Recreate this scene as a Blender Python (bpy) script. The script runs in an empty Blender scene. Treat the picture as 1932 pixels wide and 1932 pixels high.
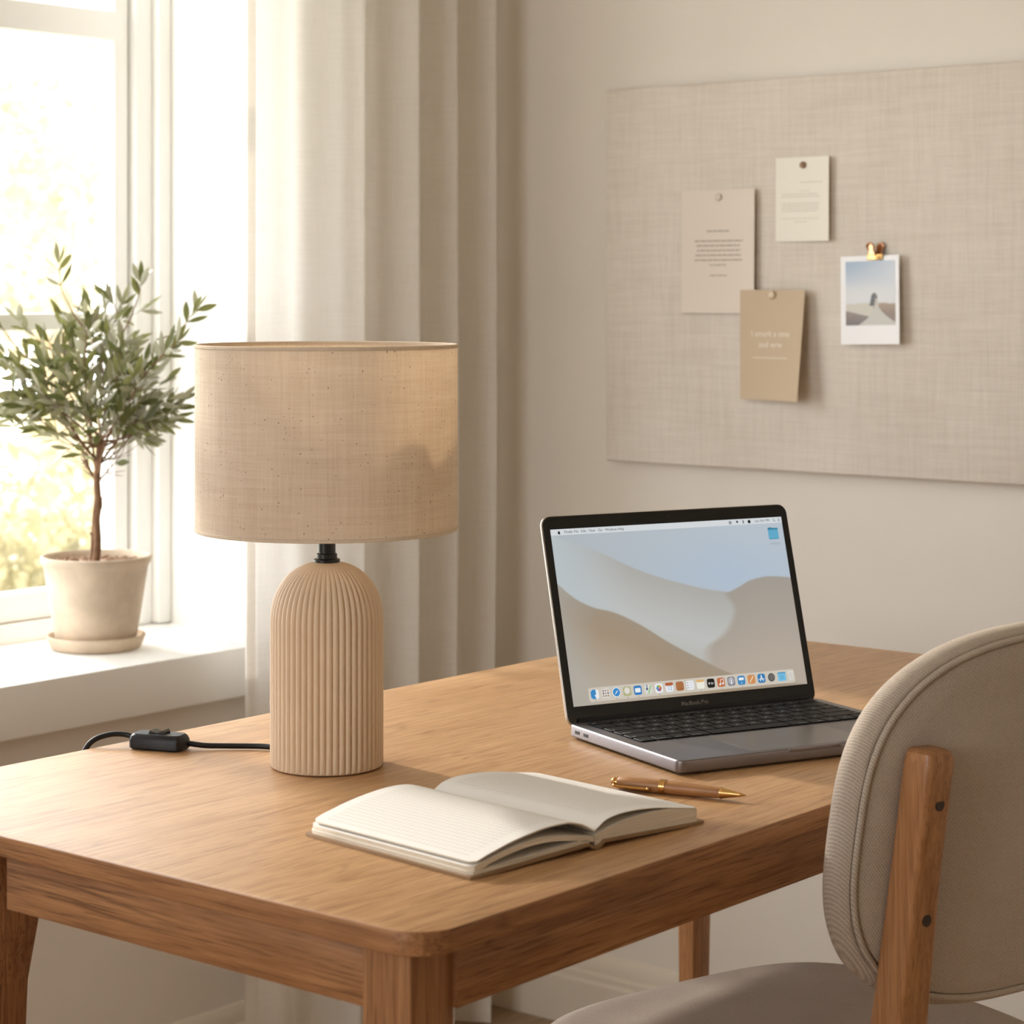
import bpy, bmesh, math, random
from math import sin, cos, pi, radians, sqrt
from mathutils import Vector, Matrix

random.seed(7)
scene = bpy.context.scene
COL = scene.collection

# ------------------------------------------------------------------ camera
cam_d = bpy.data.cameras.new('camera')
cam = bpy.data.objects.new('camera', cam_d)
COL.objects.link(cam)
cam.location = (0, 0, 1.197)
cam.rotation_euler = (radians(90), 0, radians(39.5))
cam_d.sensor_width = 36
cam_d.lens = 4300 / 1932 * 36
cam_d.shift_y = -(966 - 550) / 1932
cam_d.clip_start = 0.02
cam_d.clip_end = 200
cam_d.dof.use_dof = True
cam_d.dof.focus_distance = 2.2
cam_d.dof.aperture_fstop = 10.5
scene.camera = cam

# ------------------------------------------------------------------ world, sun, exposure
w = bpy.data.worlds.new('world')
scene.world = w
w.use_nodes = True
bg = w.node_tree.nodes['Background']
bg.inputs[0].default_value = (0.945, 0.97, 1.0, 1)
bg.inputs[1].default_value = 7.3
sun_d = bpy.data.lights.new('sun', 'SUN')
sun = bpy.data.objects.new('sun', sun_d)
COL.objects.link(sun)
sun_d.energy = 3.5
sun_d.color = (1.0, 0.93, 0.84)
sun_d.angle = radians(2.2)
_el, _az = radians(25), radians(-7)
sun.rotation_euler = Vector((cos(_az) * cos(_el), sin(_az) * cos(_el), -sin(_el))).to_track_quat('-Z', 'Y').to_euler()
sun.location = (-6, 2, 5)

def portal(name, loc, rot, sx, sy):
    d = bpy.data.lights.new(name, 'AREA')
    d.shape = 'RECTANGLE'
    d.size, d.size_y = sx, sy
    d.cycles.is_portal = True
    o = bpy.data.objects.new(name, d)
    COL.objects.link(o)
    o.location = loc
    o.rotation_euler = rot
portal('window_portal', (-2.87, 1.66, 1.41), (0, radians(-90), 0), 1.5, 1.66)
portal('window_portal', (-1.45, -1.72, 1.5), (radians(90), 0, 0), 1.5, 1.4)  # portal for the added fill window behind the camera

vs = scene.view_settings
vs.view_transform = 'Standard'
vs.look = 'None'
vs.exposure = 0.0
vs.gamma = 1
vs.use_curve_mapping = False
scene.cycles.use_denoising = True
scene.cycles.max_bounces = 12
scene.cycles.diffuse_bounces = 7
scene.cycles.transparent_max_bounces = 16
scene.cycles.sample_clamp_indirect = 6.0
scene.cycles.caustics_reflective = False
scene.cycles.caustics_refractive = False

# ------------------------------------------------------------------ colour + material helpers
def lin(c):
    f = lambda v: v / 12.92 if v <= 0.04045 else ((v + 0.055) / 1.055) ** 2.4
    return tuple(f(v / 255.0) for v in c) + (1.0,)

class Mat:
    def __init__(self, name):
        self.m = bpy.data.materials.new(name)
        self.m.use_nodes = True
        self.nt = self.m.node_tree
        self.b = self.nt.nodes['Principled BSDF']
        self.out = self.nt.nodes['Material Output']
        self.tc = None
    def n(self, t, **kw):
        nd = self.nt.nodes.new(t)
        for k, v in kw.items():
            if k in nd.inputs.keys():
                nd.inputs[k].default_value = v
            else:
                setattr(nd, k, v)
        return nd
    def l(self, a, b):
        self.nt.links.new(a, b)
    def coord(self, scale=(1, 1, 1), rot=(0, 0, 0), kind='Object', loc=(0, 0, 0)):
        if self.tc is None:
            self.tc = self.n('ShaderNodeTexCoord')
        mp = self.n('ShaderNodeMapping')
        mp.inputs['Scale'].default_value = scale
        mp.inputs['Rotation'].default_value = rot
        mp.inputs['Location'].default_value = loc
        self.l(self.tc.outputs[kind], mp.inputs[0])
        return mp.outputs[0]
    def noise(self, vec, scale, detail=4, rough=0.55, dist=0.0):
        nd = self.n('ShaderNodeTexNoise')
        nd.inputs['Scale'].default_value = scale
        nd.inputs['Detail'].default_value = detail
        nd.inputs['Roughness'].default_value = rough
        nd.inputs['Distortion'].default_value = dist
        self.l(vec, nd.inputs['Vector'])
        return nd.outputs['Fac']
    def ramp(self, fac, stops):
        r = self.n('ShaderNodeValToRGB')
        el = r.color_ramp.elements
        while len(el) < len(stops):
            el.new(0.5)
        for e, (p, c) in zip(el, stops):
            e.position = p
            e.color = c if len(c) == 4 else lin(c)
        self.l(fac, r.inputs[0])
        return r.outputs[0]
    def mix(self, fac, a, b, mode='MIX'):
        m = self.n('ShaderNodeMix', data_type='RGBA', blend_type=mode)
        for sock, v in ((m.inputs[0], fac), (m.inputs[6], a), (m.inputs[7], b)):
            if isinstance(v, bpy.types.NodeSocket):
                self.l(v, sock)
            else:
                sock.default_value = v
        return m.outputs[2]
    def math(self, op, a, b=0.0):
        m = self.n('ShaderNodeMath', operation=op)
        for sock, v in ((m.inputs[0], a), (m.inputs[1], b)):
            if isinstance(v, bpy.types.NodeSocket):
                self.l(v, sock)
            else:
                sock.default_value = v
        return m.outputs[0]
    def bump(self, h, strength=0.3, dist=0.001):
        b = self.n('ShaderNodeBump')
        b.inputs['Strength'].default_value = strength
        b.inputs['Distance'].default_value = dist
        self.l(h, b.inputs['Height'])
        self.l(b.outputs[0], self.b.inputs['Normal'])
        return b.outputs[0]
    def base(self, c):
        if isinstance(c, bpy.types.NodeSocket):
            self.l(c, self.b.inputs['Base Color'])
        else:
            self.b.inputs['Base Color'].default_value = c

def plain(name, col, rough=0.5, metal=0.0, spec=0.5, noise=0.0, nscale=40, bump=0.0, bscale=300):
    M = Mat(name)
    M.b.inputs['Roughness'].default_value = rough
    M.b.inputs['Metallic'].default_value = metal
    M.b.inputs['Specular IOR Level'].default_value = spec
    c = lin(col)
    if noise:
        v = M.coord()
        lo = tuple(x * (1 - noise) for x in c[:3]) + (1,)
        hi = tuple(min(1, x * (1 + noise)) for x in c[:3]) + (1,)
        M.base(M.ramp(M.noise(v, nscale), [(0.3, lo), (0.7, hi)]))
    else:
        M.base(c)
    if bump:
        M.bump(M.noise(M.coord(), bscale), bump, 0.0006)
    return M.m

def wood(name, light, mid, dark, axis='Y', rough=0.42, spec=0.45, pore=0.55, fine=1.0, off=0.0):
    """oak: broad figure, fine streaks and short dark pores stretched along the grain axis"""
    M = Mat(name)
    s = {'X': (0.045, 1, 1), 'Y': (1, 0.045, 1), 'Z': (1, 1, 0.045)}[axis]
    sp = {'X': (0.022, 1, 1), 'Y': (1, 0.022, 1), 'Z': (1, 1, 0.022)}[axis]
    sl = {'X': (0.10, 1, 1), 'Y': (1, 0.10, 1), 'Z': (1, 1, 0.10)}[axis]
    sb = {'X': (0.22, 1, 1), 'Y': (1, 0.22, 1), 'Z': (1, 1, 0.22)}[axis]
    v0 = M.coord(sb, loc=(off, off, off))
    broad = M.noise(v0, 7, 3, 0.5, 0.9)
    v1 = M.coord(s, loc=(off, 0, off))
    streak = M.noise(v1, 170 * fine, 5, 0.62, 0.25)
    v2 = M.coord(sp, loc=(0, off, 0))
    pores = M.noise(v2, 760 * fine, 3, 0.6, 0.1)
    # cathedral lines: bands of distance bent by a slow noise
    line = M.noise(M.coord(sl, loc=(off, off, 0)), 30 * fine, 1, 0.4, 0.35)
    lines = M.ramp(M.math('PINGPONG', M.math('MULTIPLY', line, 9.0), 1.0), [(0.0, (1, 1, 1, 1)), (0.20, (0, 0, 0, 1))])
    mask = M.ramp(M.noise(M.coord(sb, loc=(off, off, 0)), 11, 2, 0.5, 0.8), [(0.36, (0, 0, 0, 1)), (0.62, (1, 1, 1, 1))])
    c = M.ramp(M.math('ADD', M.math('MULTIPLY', broad, 0.45), M.math('MULTIPLY', streak, 0.55)),
               [(0.40, mid), (0.58, light)])
    brk = M.ramp(M.noise(v2, 330 * fine, 2, 0.5), [(0.42, (0, 0, 0, 1)), (0.58, (1, 1, 1, 1))])
    pm = M.math('MULTIPLY', M.ramp(pores, [(0.53, (0, 0, 0, 1)), (0.62, (1, 1, 1, 1))]), M.math('ADD', M.math('MULTIPLY', mask, .35), .65))
    lm = M.math('MULTIPLY', M.math('MULTIPLY', lines, M.math('ADD', M.math('MULTIPLY', brk, .7), .2)), M.math('ADD', M.math('MULTIPLY', mask, .6), .25))
    pm = M.math('MAXIMUM', M.math('MULTIPLY', pm, .7), lm)
    c = M.mix(M.math('MULTIPLY', pm, pore), c, lin(dark))
    M.base(c)
    M.b.inputs['Roughness'].default_value = rough
    M.b.inputs['Specular IOR Level'].default_value = spec
    M.bump(M.math('SUBTRACT', M.math('MULTIPLY', streak, 0.3), pm), 0.15, 0.0005)
    return M.m

def weave(name, c1, c2, scale=1.0, bump=0.5, rough=0.95, slub=0.5, specks=0.0, trans=0.0, twill=False, kind='Object', transp=0.0, tcol=None):
    """woven cloth: two crossed stretched noises (threads), optional slubs and specks, optional translucency"""
    M = Mat(name)
    if twill:
        va = M.coord((1, 1, 1), (0, radians(38), 0), kind)
        wv = M.n('ShaderNodeTexWave', wave_type='BANDS', bands_direction='X')
        wv.inputs['Scale'].default_value = 150 * scale
        wv.inputs['Distortion'].default_value = 1.6
        wv.inputs['Detail'].default_value = 2
        wv.inputs['Detail Scale'].default_value = 9
        M.l(va, wv.inputs[0])
        fin = M.noise(M.coord(kind=kind), 1700 * scale, 2)
        h = M.math('ADD', M.math('ADD', M.math('MULTIPLY', wv.outputs['Fac'], 0.17), .11), M.math('MULTIPLY', fin, 0.72))
    else:
        a = M.noise(M.coord((1, 1, 0.03), kind=kind), 650 * scale, 3, 0.6)
        b = M.noise(M.coord((0.03, 0.03, 1), kind=kind), 650 * scale, 3, 0.6)
        h = M.math('ADD', M.math('MULTIPLY', a, 0.5), M.math('MULTIPLY', b, 0.5))
    big = M.noise(M.coord(kind=kind), 6 * scale, 3)
    sl1 = M.noise(M.coord((1, 1, 0.06), kind=kind), 160 * scale, 4, 0.7)
    sl2 = M.noise(M.coord((0.06, 0.06, 1), kind=kind), 160 * scale, 4, 0.7)
    f = M.math('ADD', M.math('MULTIPLY', h, 1 - slub * 0.5),
               M.math('MULTIPLY', M.math('ADD', sl1, sl2), slub * 0.25))
    f = M.math('ADD', M.math('MULTIPLY', f, 0.8), M.math('MULTIPLY', big, 0.2))
    c = M.ramp(f, [(0.38, c1), (0.60, c2)])
    if specks:
        sp = M.noise(M.coord(kind=kind), 420, 1, 0.4)
        c = M.mix(M.math('MULTIPLY', M.ramp(sp, [(0.735, (0, 0, 0, 1)), (0.765, (1, 1, 1, 1))]), specks), c, lin((95, 70, 48)))
    M.base(c)
    M.b.inputs['Roughness'].default_value = rough
    M.b.inputs['Specular IOR Level'].default_value = 0.15
    nrm = M.bump(h, bump, 0.0008)
    cur = M.b.outputs[0]
    if trans:
        t = M.n('ShaderNodeBsdfTranslucent')
        if tcol:
            M.l(M.mix(1.0, c, lin(tcol), 'MULTIPLY'), t.inputs[0])
        else:
            M.l(c, t.inputs[0])
        mx = M.n('ShaderNodeMixShader')
        mx.inputs[0].default_value = trans
        M.l(cur, mx.inputs[1]); M.l(t.outputs[0], mx.inputs[2])
        cur = mx.outputs[0]
    if transp:
        t = M.n('ShaderNodeBsdfTransparent')
        mx = M.n('ShaderNodeMixShader')
        mx.inputs[0].default_value = transp
        M.l(cur, mx.inputs[1]); M.l(t.outputs[0], mx.inputs[2])
        cur = mx.outputs[0]
    M.l(cur, M.out.inputs[0])
    return M.m

def emis(name, col, strength=1.0, attr=None):
    M = Mat(name)
    M.b.inputs['Base Color'].default_value = (0.01, 0.01, 0.01, 1)
    M.b.inputs['Roughness'].default_value = 0.35
    M.b.inputs['Emission Strength'].default_value = strength
    if attr:
        a = M.n('ShaderNodeAttribute', attribute_name=attr)
        M.l(a.outputs[0], M.b.inputs['Emission Color'])
    else:
        M.b.inputs['Emission Color'].default_value = lin(col)
    return M.m

# ------------------------------------------------------------------ mesh helpers
def link(name, me, mats=None, parent=None, loc=(0, 0, 0), rot=(0, 0, 0), sharp=35):
    if mats is not None:
        for m in (mats if isinstance(mats, (list, tuple)) else [mats]):
            me.materials.append(m)
    if sharp is not None:
        for p in me.polygons:
            p.use_smooth = True
        me.set_sharp_from_angle(angle=radians(sharp))
    o = bpy.data.objects.new(name, me)
    COL.objects.link(o)
    o.location = loc
    o.rotation_euler = rot
    if parent:
        o.parent = parent
    return o

def from_bm(bm, normals=True):
    if normals:
        bmesh.ops.recalc_face_normals(bm, faces=bm.faces)
    me = bpy.data.meshes.new('mesh')
    bm.to_mesh(me)
    bm.free()
    return me

def obj(name, bm, mats, parent=None, loc=(0, 0, 0), rot=(0, 0, 0), sharp=35, normals=True):
    return link(name, from_bm(bm, normals), mats, parent, loc, rot, sharp)

def thing(name, label, cat, loc=(0, 0, 0), rotz=0.0, group=None):
    o = bpy.data.objects.new(name, None)
    COL.objects.link(o)
    o.location = loc
    o.rotation_euler = (0, 0, rotz)
    o.empty_display_size = 0.05
    return tag(o, label, cat, group)

def tag(o, label, cat, group=None, kind=None):
    o['label'] = label
    o['category'] = cat
    if group:
        o['group'] = group
    if kind:
        o['kind'] = kind
    return o

def box(bm, x0, x1, y0, y1, z0, z1, bev=0.0, seg=2, mi=0):
    t = bmesh.new()
    vs_ = [t.verts.new(p) for p in ((x0, y0, z0), (x1, y0, z0), (x1, y1, z0), (x0, y1, z0),
                                    (x0, y0, z1), (x1, y0, z1), (x1, y1, z1), (x0, y1, z1))]
    for f in ((3, 2, 1, 0), (4, 5, 6, 7), (0, 1, 5, 4), (1, 2, 6, 5), (2, 3, 7, 6), (3, 0, 4, 7)):
        t.faces.new([vs_[i] for i in f])
    if bev:
        bmesh.ops.bevel(t, geom=t.edges[:], offset=bev, segments=seg, profile=0.5, affect='EDGES')
    merge(bm, t, mi)

def merge(bm, t, mi=0, mat=None):
    m = {}
    for v in t.verts:
        m[v] = bm.verts.new(mat @ v.co if mat else v.co)
    for f in t.faces:
        try:
            nf = bm.faces.new([m[v] for v in f.verts])
            nf.material_index = mi
        except ValueError:
            pass
    t.free()

def lathe(bm, prof, seg=64, mi=0, cap0=True, cap1=True, center=(0, 0)):
    rings = []
    for r, z in prof:
        rings.append([bm.verts.new((center[0] + r * cos(2 * pi * k / seg), center[1] + r * sin(2 * pi * k / seg), z)) for k in range(seg)])
    bridge(bm, rings, mi)
    if cap0:
        bm.faces.new(list(reversed(rings[0]))).material_index = mi
    if cap1:
        bm.faces.new(rings[-1]).material_index = mi
    return rings

def bridge(bm, rings, mi=0, closed=True):
    for a, b in zip(rings, rings[1:]):
        n = len(a)
        for k in range(n if closed else n - 1):
            f = bm.faces.new((a[k], a[(k + 1) % n], b[(k + 1) % n], b[k]))
            f.material_index = mi

def catmull(pts, n=8):
    P = [Vector(p) for p in pts]
    out = []
    for i in range(len(P) - 1):
        p0 = P[max(0, i - 1)]; p1 = P[i]; p2 = P[i + 1]; p3 = P[min(len(P) - 1, i + 2)]
        for k in range(n):
            t = k / n
            out.append(0.5 * ((2 * p1) + (p2 - p0) * t + (2 * p0 - 5 * p1 + 4 * p2 - p3) * t * t + (3 * p1 - p0 - 3 * p2 + p3) * t ** 3))
    out.append(P[-1])
    return out

def tube(bm, pts, rad, seg=10, mi=0, caps=True, closed=False):
    pts = [Vector(p) for p in pts]
    n = len(pts)
    rings = []
    up = Vector((0, 0, 1))
    prev = None
    for i, p in enumerate(pts):
        if closed:
            d = pts[(i + 1) % n] - pts[i - 1]
        else:
            d = pts[min(i + 1, n - 1)] - pts[max(i - 1, 0)]
        d.normalize()
        if prev is None:
            a = d.cross(up if abs(d.z) < 0.95 else Vector((1, 0, 0))).normalized()
        else:
            a = (prev - d * prev.dot(d)).normalized()
        prev = a
        b = d.cross(a)
        r = rad[i] if isinstance(rad, (list, tuple)) else rad
        rings.append([bm.verts.new(p + a * r * cos(2 * pi * k / seg) + b * r * sin(2 * pi * k / seg)) for k in range(seg)])
    bridge(bm, rings, mi)
    if closed:
        # connect the last ring to the first by nearest start vertex
        a, b = rings[-1], rings[0]
        s = min(range(seg), key=lambda k: (a[0].co - b[k].co).length)
        for k in range(seg):
            f = bm.faces.new((a[k], a[(k + 1) % seg], b[(k + 1 + s) % seg], b[(k + s) % seg]))
            f.material_index = mi
    elif caps:
        bm.faces.new(list(reversed(rings[0]))).material_index = mi
        bm.faces.new(rings[-1]).material_index = mi

def rrect(w0, w1, h0, h1, r, n=6):
    """rounded rectangle outline, counter-clockwise"""
    out = []
    for cx, cy, a0 in ((w1 - r, h0 + r, -90), (w1 - r, h1 - r, 0), (w0 + r, h1 - r, 90), (w0 + r, h0 + r, 180)):
        for k in range(n + 1):
            a = radians(a0 + 90 * k / n)
            out.append((cx + r * cos(a), cy + r * sin(a)))
    return out

def slab(bm, outline, z0, z1, bev=0.0, mi=0, seg=3, side=None):
    """prism over an outline with rounded top and bottom edges"""
    n = len(outline)
    cx = sum(p[0] for p in outline) / n; cy = sum(p[1] for p in outline) / n
    def inset(d):
        res = []
        for i in range(n):
            p0 = Vector(outline[i - 1]); p1 = Vector(outline[i]); p2 = Vector(outline[(i + 1) % n])
            t = (p2 - p0)
            if t.length < 1e-9:
                t = Vector((1, 0))
            t.normalize()
            nn = Vector((-t.y, t.x))
            res.append((p1.x + nn.x * d, p1.y + nn.y * d))
        return res
    rings = []
    levels = []
    if bev:
        for k in range(seg + 1):
            a = pi / 2 * k / seg
            levels.append((bev * (1 - sin(a)), z0 + bev * (1 - cos(a))))
        for k in range(seg + 1):
            a = pi / 2 * k / seg
            levels.append((bev * (1 - cos(a)), z1 - bev * (1 - sin(a))))
    else:
        levels = [(0, z0), (0, z1)]
    for d, z in levels:
        pts = inset(d) if d else outline
        rings.append([bm.verts.new((p[0], p[1], z)) for p in pts])
    bridge(bm, rings, mi)
    if side:      # edge faces: one material where they run along x, another along y
        for a, b in zip(rings, rings[1:]):
            for k in range(n):
                fs = set(a[k].link_faces) & set(b[(k + 1) % n].link_faces)
                e = a[(k + 1) % n].co - a[k].co
                for f in fs:
                    f.material_index = side[0] if abs(e.x) > abs(e.y) else side[1]
    bm.faces.new(list(reversed(rings[0]))).material_index = mi
    bm.faces.new(rings[-1]).material_index = mi

def disc(bm, cx, cy, r, z, seg=16, mi=0, sy=1.0):
    f = bm.faces.new([bm.verts.new((cx + r * cos(2 * pi * k / seg), cy + r * sy * sin(2 * pi * k / seg), z)) for k in range(seg)])
    f.material_index = mi

def poly(bm, pts, z, mi=0):
    f = bm.faces.new([bm.verts.new((p[0], p[1], z)) for p in pts])
    f.material_index = mi
    return f

def glyphs(body, size, align='CENTER', bold=0.0, space=1.0):
    """text as a flat mesh in its own xy plane"""
    cu = bpy.data.curves.new('text', 'FONT')
    cu.body = body
    cu.size = size
    cu.align_x = align
    cu.align_y = 'CENTER'
    cu.offset = bold
    cu.space_character = space
    cu.resolution_u = 3
    o = bpy.data.objects.new('text', cu)
    COL.objects.link(o)
    dg = bpy.context.evaluated_depsgraph_get()
    dg.update()
    me = bpy.data.meshes.new_from_object(o.evaluated_get(dg))
    bpy.data.objects.remove(o)
    return me

def add_text(bm, body, size, x, y, z, mi=0, align='CENTER', bold=0.0, space=1.0):
    me = glyphs(body, size, align, bold, space)
    t = bmesh.new()
    t.from_mesh(me)
    merge(bm, t, mi, Matrix.Translation((x, y, z)))

# ------------------------------------------------------------------ materials
m_wall = plain('warm_plaster', (230, 224, 215), 0.9, spec=0.2, noise=0.025, nscale=3, bump=0.05, bscale=500)
m_ceil = plain('ceiling_paint', (236, 230, 220), 0.9)
m_white = plain('white_gloss_paint', (244, 243, 240), 0.4, spec=0.4)
m_trim = plain('baseboard_paint', (226, 217, 202), 0.5)
m_floor = wood('floor_oak', (172, 148, 120), (144, 118, 92), (100, 76, 54), 'Y', 0.45)
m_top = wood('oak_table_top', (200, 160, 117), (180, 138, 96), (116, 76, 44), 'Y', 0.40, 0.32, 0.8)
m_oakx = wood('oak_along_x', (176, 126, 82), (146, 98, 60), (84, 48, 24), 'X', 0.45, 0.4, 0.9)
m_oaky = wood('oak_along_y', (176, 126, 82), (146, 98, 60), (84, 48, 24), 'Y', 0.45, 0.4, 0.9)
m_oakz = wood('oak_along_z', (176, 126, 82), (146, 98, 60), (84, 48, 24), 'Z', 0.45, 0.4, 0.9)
m_chairwood = wood('chair_wood', (190, 140, 96), (162, 112, 72), (104, 64, 36), 'Z', 0.36, 0.5, 0.7)
m_chaircloth = weave('chair_twill', (148, 134, 120), (205, 193, 179), 1.0, 0.7, slub=.2, twill=True)
m_shade = weave('linen_shade', (226, 212, 192), (248, 239, 225), 0.9, 0.3, slub=0.9, specks=0.8, trans=0.40, tcol=(255, 248, 238))
m_shadetrim = weave('linen_trim', (214, 198, 174), (232, 218, 198), 0.8, 0.3, slub=0.5, trans=0.2)
m_board = weave('linen_board', (208, 198, 186), (229, 221, 211), 0.8, 0.3, slub=1.0)
m_curtain = weave('sheer_curtain', (238, 234, 227), (247, 244, 239), 0.9, 0.12, slub=0.4, trans=0.40, transp=0.06)
m_ceramic = plain('cream_ceramic', (219, 198, 172), 0.55, spec=0.35, noise=0.03, nscale=30)
m_black = plain('black_plastic', (16, 15, 15), 0.42, spec=0.35, bump=0.15, bscale=1500)
m_gloss = plain('black_gloss_plastic', (14, 14, 14), 0.15, spec=0.6)
m_metalblk = plain('black_metal', (20, 19, 19), 0.35)
m_terra = plain('pale_terracotta', (200, 182, 160), 0.9, spec=0.15, noise=0.16, nscale=20, bump=0.3, bscale=260)
m_soil = plain('potting_gravel', (142, 112, 86), 0.95, noise=0.35, nscale=160)
m_bark = plain('olive_bark', (122, 92, 68), 0.9, noise=0.25, nscale=90, bump=0.5, bscale=300)
m_alu = plain('space_grey_aluminium', (130, 125, 127), 0.36, metal=0.85)
m_alulight = plain('bare_aluminium', (186, 180, 172), 0.3, metal=0.9)
m_bezel = plain('black_glass', (9, 9, 10), 0.12, spec=0.5)
m_key = plain('black_key', (16, 16, 18), 0.5, spec=0.2)
m_well = plain('key_well', (34, 34, 36), 0.6, spec=.2)
m_legend = plain('key_legend', (205, 205, 205), 0.6)
m_pad = plain('glass_trackpad', (128, 124, 122), 0.3, metal=0.7)
m_port = plain('port_black', (6, 6, 6), 0.6)
m_badge = plain('bezel_lettering', (128, 124, 118), 0.5)
m_gold = plain('polished_brass', (214, 170, 108), 0.22, metal=1.0)
m_rose = plain('rose_gold', (196, 150, 116), 0.25, metal=1.0)
m_penwood = wood('pen_wood', (190, 142, 94), (160, 112, 70), (110, 70, 40), 'X', 0.35, 0.5, 0.5, 2.5)
m_cover = plain('brown_cloth_cover', (150, 122, 92), 0.85, noise=0.1, nscale=400, bump=0.4, bscale=900)
m_ink = plain('grey_print', (165, 152, 138), 0.9)
m_faint = plain('faint_print', (206, 199, 186), 0.9)
m_whiteink = plain('white_print', (238, 230, 216), 0.9)
m_card1 = plain('blush_card', (228, 217, 206), 0.9)
m_card2 = plain('ivory_card', (243, 238, 227), 0.9)
m_card3 = plain('kraft_card', (204, 184, 158), 0.9)
m_photo = plain('instant_photo_border', (243, 243, 245), 0.35)
m_brownpin = plain('brown_wood_pin', (140, 108, 78), 0.5)
m_beigepin = plain('beige_pin', (220, 203, 178), 0.6)
m_greypin = plain('pale_pin', (214, 202, 190), 0.6)

def leaf_material(name, top, back, trans=0.35):
    M = Mat(name)
    geo = M.n('ShaderNodeNewGeometry')
    a = M.n('ShaderNodeAttribute', attribute_name='shade')
    cc = M.mix(a.outputs['Fac'], lin(top[0]), lin(top[1]))
    c = M.mix(geo.outputs['Backfacing'], cc, lin(back))
    M.base(c)
    M.b.inputs['Roughness'].default_value = 0.45
    M.b.inputs['Specular IOR Level'].default_value = 0.5
    t = M.n('ShaderNodeBsdfTranslucent')
    M.l(cc, t.inputs[0])
    mx = M.n('ShaderNodeMixShader')
    mx.inputs[0].default_value = trans
    M.l(M.b.outputs[0], mx.inputs[1]); M.l(t.outputs[0], mx.inputs[2])
    M.l(mx.outputs[0], M.out.inputs[0])
    return M.m
m_leaf = leaf_material('olive_leaf', ((82, 88, 46), (128, 128, 76)), (176, 172, 154), 0.3)
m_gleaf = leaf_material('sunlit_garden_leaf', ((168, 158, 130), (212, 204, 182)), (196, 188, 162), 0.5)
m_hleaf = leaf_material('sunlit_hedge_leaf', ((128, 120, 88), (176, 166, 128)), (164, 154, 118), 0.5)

# paper with a faint square grid, in UV metres
def grid_paper(name, col, line, amt):
    M = Mat(name)
    uv = M.coord((1, 1, 1), kind='UV')
    sep = M.n('ShaderNodeSeparateXYZ')
    M.l(uv, sep.inputs[0])
    def ln(s):
        f = M.math('FRACT', M.math('MULTIPLY', s, 200.0))
        return M.math('GREATER_THAN', f, 0.88)
    def within(s, a, b):
        return M.math('MULTIPLY', M.math('GREATER_THAN', s, a), M.math('LESS_THAN', s, b))
    g = M.math('MAXIMUM', ln(sep.outputs[0]), ln(sep.outputs[1]))
    reg = M.math('MULTIPLY', within(sep.outputs[0], 0.0149, 0.1262), within(sep.outputs[1], 0.0149, 0.1862))
    M.base(M.mix(M.math('MULTIPLY', M.math('MULTIPLY', g, reg), amt), lin(col), lin(line)))
    M.b.inputs['Roughness'].default_value = 0.85
    M.b.inputs['Specular IOR Level'].default_value = 0.2
    return M.m
m_pagegrid = grid_paper('grid_paper', (236, 234, 230), (160, 153, 142), 0.42)
def page_edge():
    M = Mat('page_block_edge')
    f = M.noise(M.coord((0.004, 0.004, 1)), 2400, 1, 0.5)
    M.base(M.ramp(f, [(0.40, (212, 200, 180)), (0.6, (236, 228, 213))]))
    M.b.inputs['Roughness'].default_value = 0.9
    return M.m
m_edge = page_edge()
def glass_mat():
    M = Mat('window_glass')
    tr = M.n('ShaderNodeBsdfTransparent')
    gl = M.n('ShaderNodeBsdfGlossy')
    gl.inputs['Roughness'].default_value = 0.02
    mx = M.n('ShaderNodeMixShader')
    mx.inputs[0].default_value = 0.03
    M.l(tr.outputs[0], mx.inputs[1]); M.l(gl.outputs[0], mx.inputs[2])
    M.l(mx.outputs[0], M.out.inputs[0])
    return M.m
m_glass = glass_mat()

# ================================================================== THE ROOM
def struct(name, bm, mat, parent=None, **kw):
    o = obj(name, bm, mat, parent, **kw)
    if parent is None:
        o['kind'] = 'structure'
    return o
XW, YB, XR, YN, ZC = -2.52, 2.95, 1.7, -1.6, 2.6
WY0, WY1, WZ0, WZ1 = 0.83, 2.49, 0.665, 2.15      # window opening in the window wall
bm = bmesh.new(); box(bm, -2.9, XR + .1, YN - .1, YB + .1, -0.08, 0); struct('floor', bm, m_floor)
bm = bmesh.new(); box(bm, -2.9, XR + .1, YN - .1, YB + .1, ZC, ZC + .08); struct('ceiling', bm, m_ceil)
bm = bmesh.new(); box(bm, -2.9, XR + .1, YB, YB + .1, 0, ZC); struct('wall_back', bm, m_wall)
bm = bmesh.new(); box(bm, XR, XR + .1, YN, YB, 0, ZC); struct('wall_right', bm, m_ceil)
bm = bmesh.new()
box(bm, -2.86, XW, YN, YB, 0, WZ0 - .075); box(bm, -2.86, XW, YN, YB, WZ1, ZC)
box(bm, -2.86, XW, YN, WY0, WZ0 - .075, WZ1); box(bm, -2.86, XW, WY1, YB, WZ0 - .075, WZ1)
struct('wall_left', bm, m_wall)
bm = bmesh.new()
box(bm, XW - .3, XR, YN - .1, YN, 0, 0.8); box(bm, XW - .3, XR, YN - .1, YN, 2.2, ZC)
box(bm, XW - .3, -2.2, YN - .1, YN, 0.8, 2.2); box(bm, -.7, XR, YN - .1, YN, 0.8, 2.2)
struct('wall_front', bm, m_wall)

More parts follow.
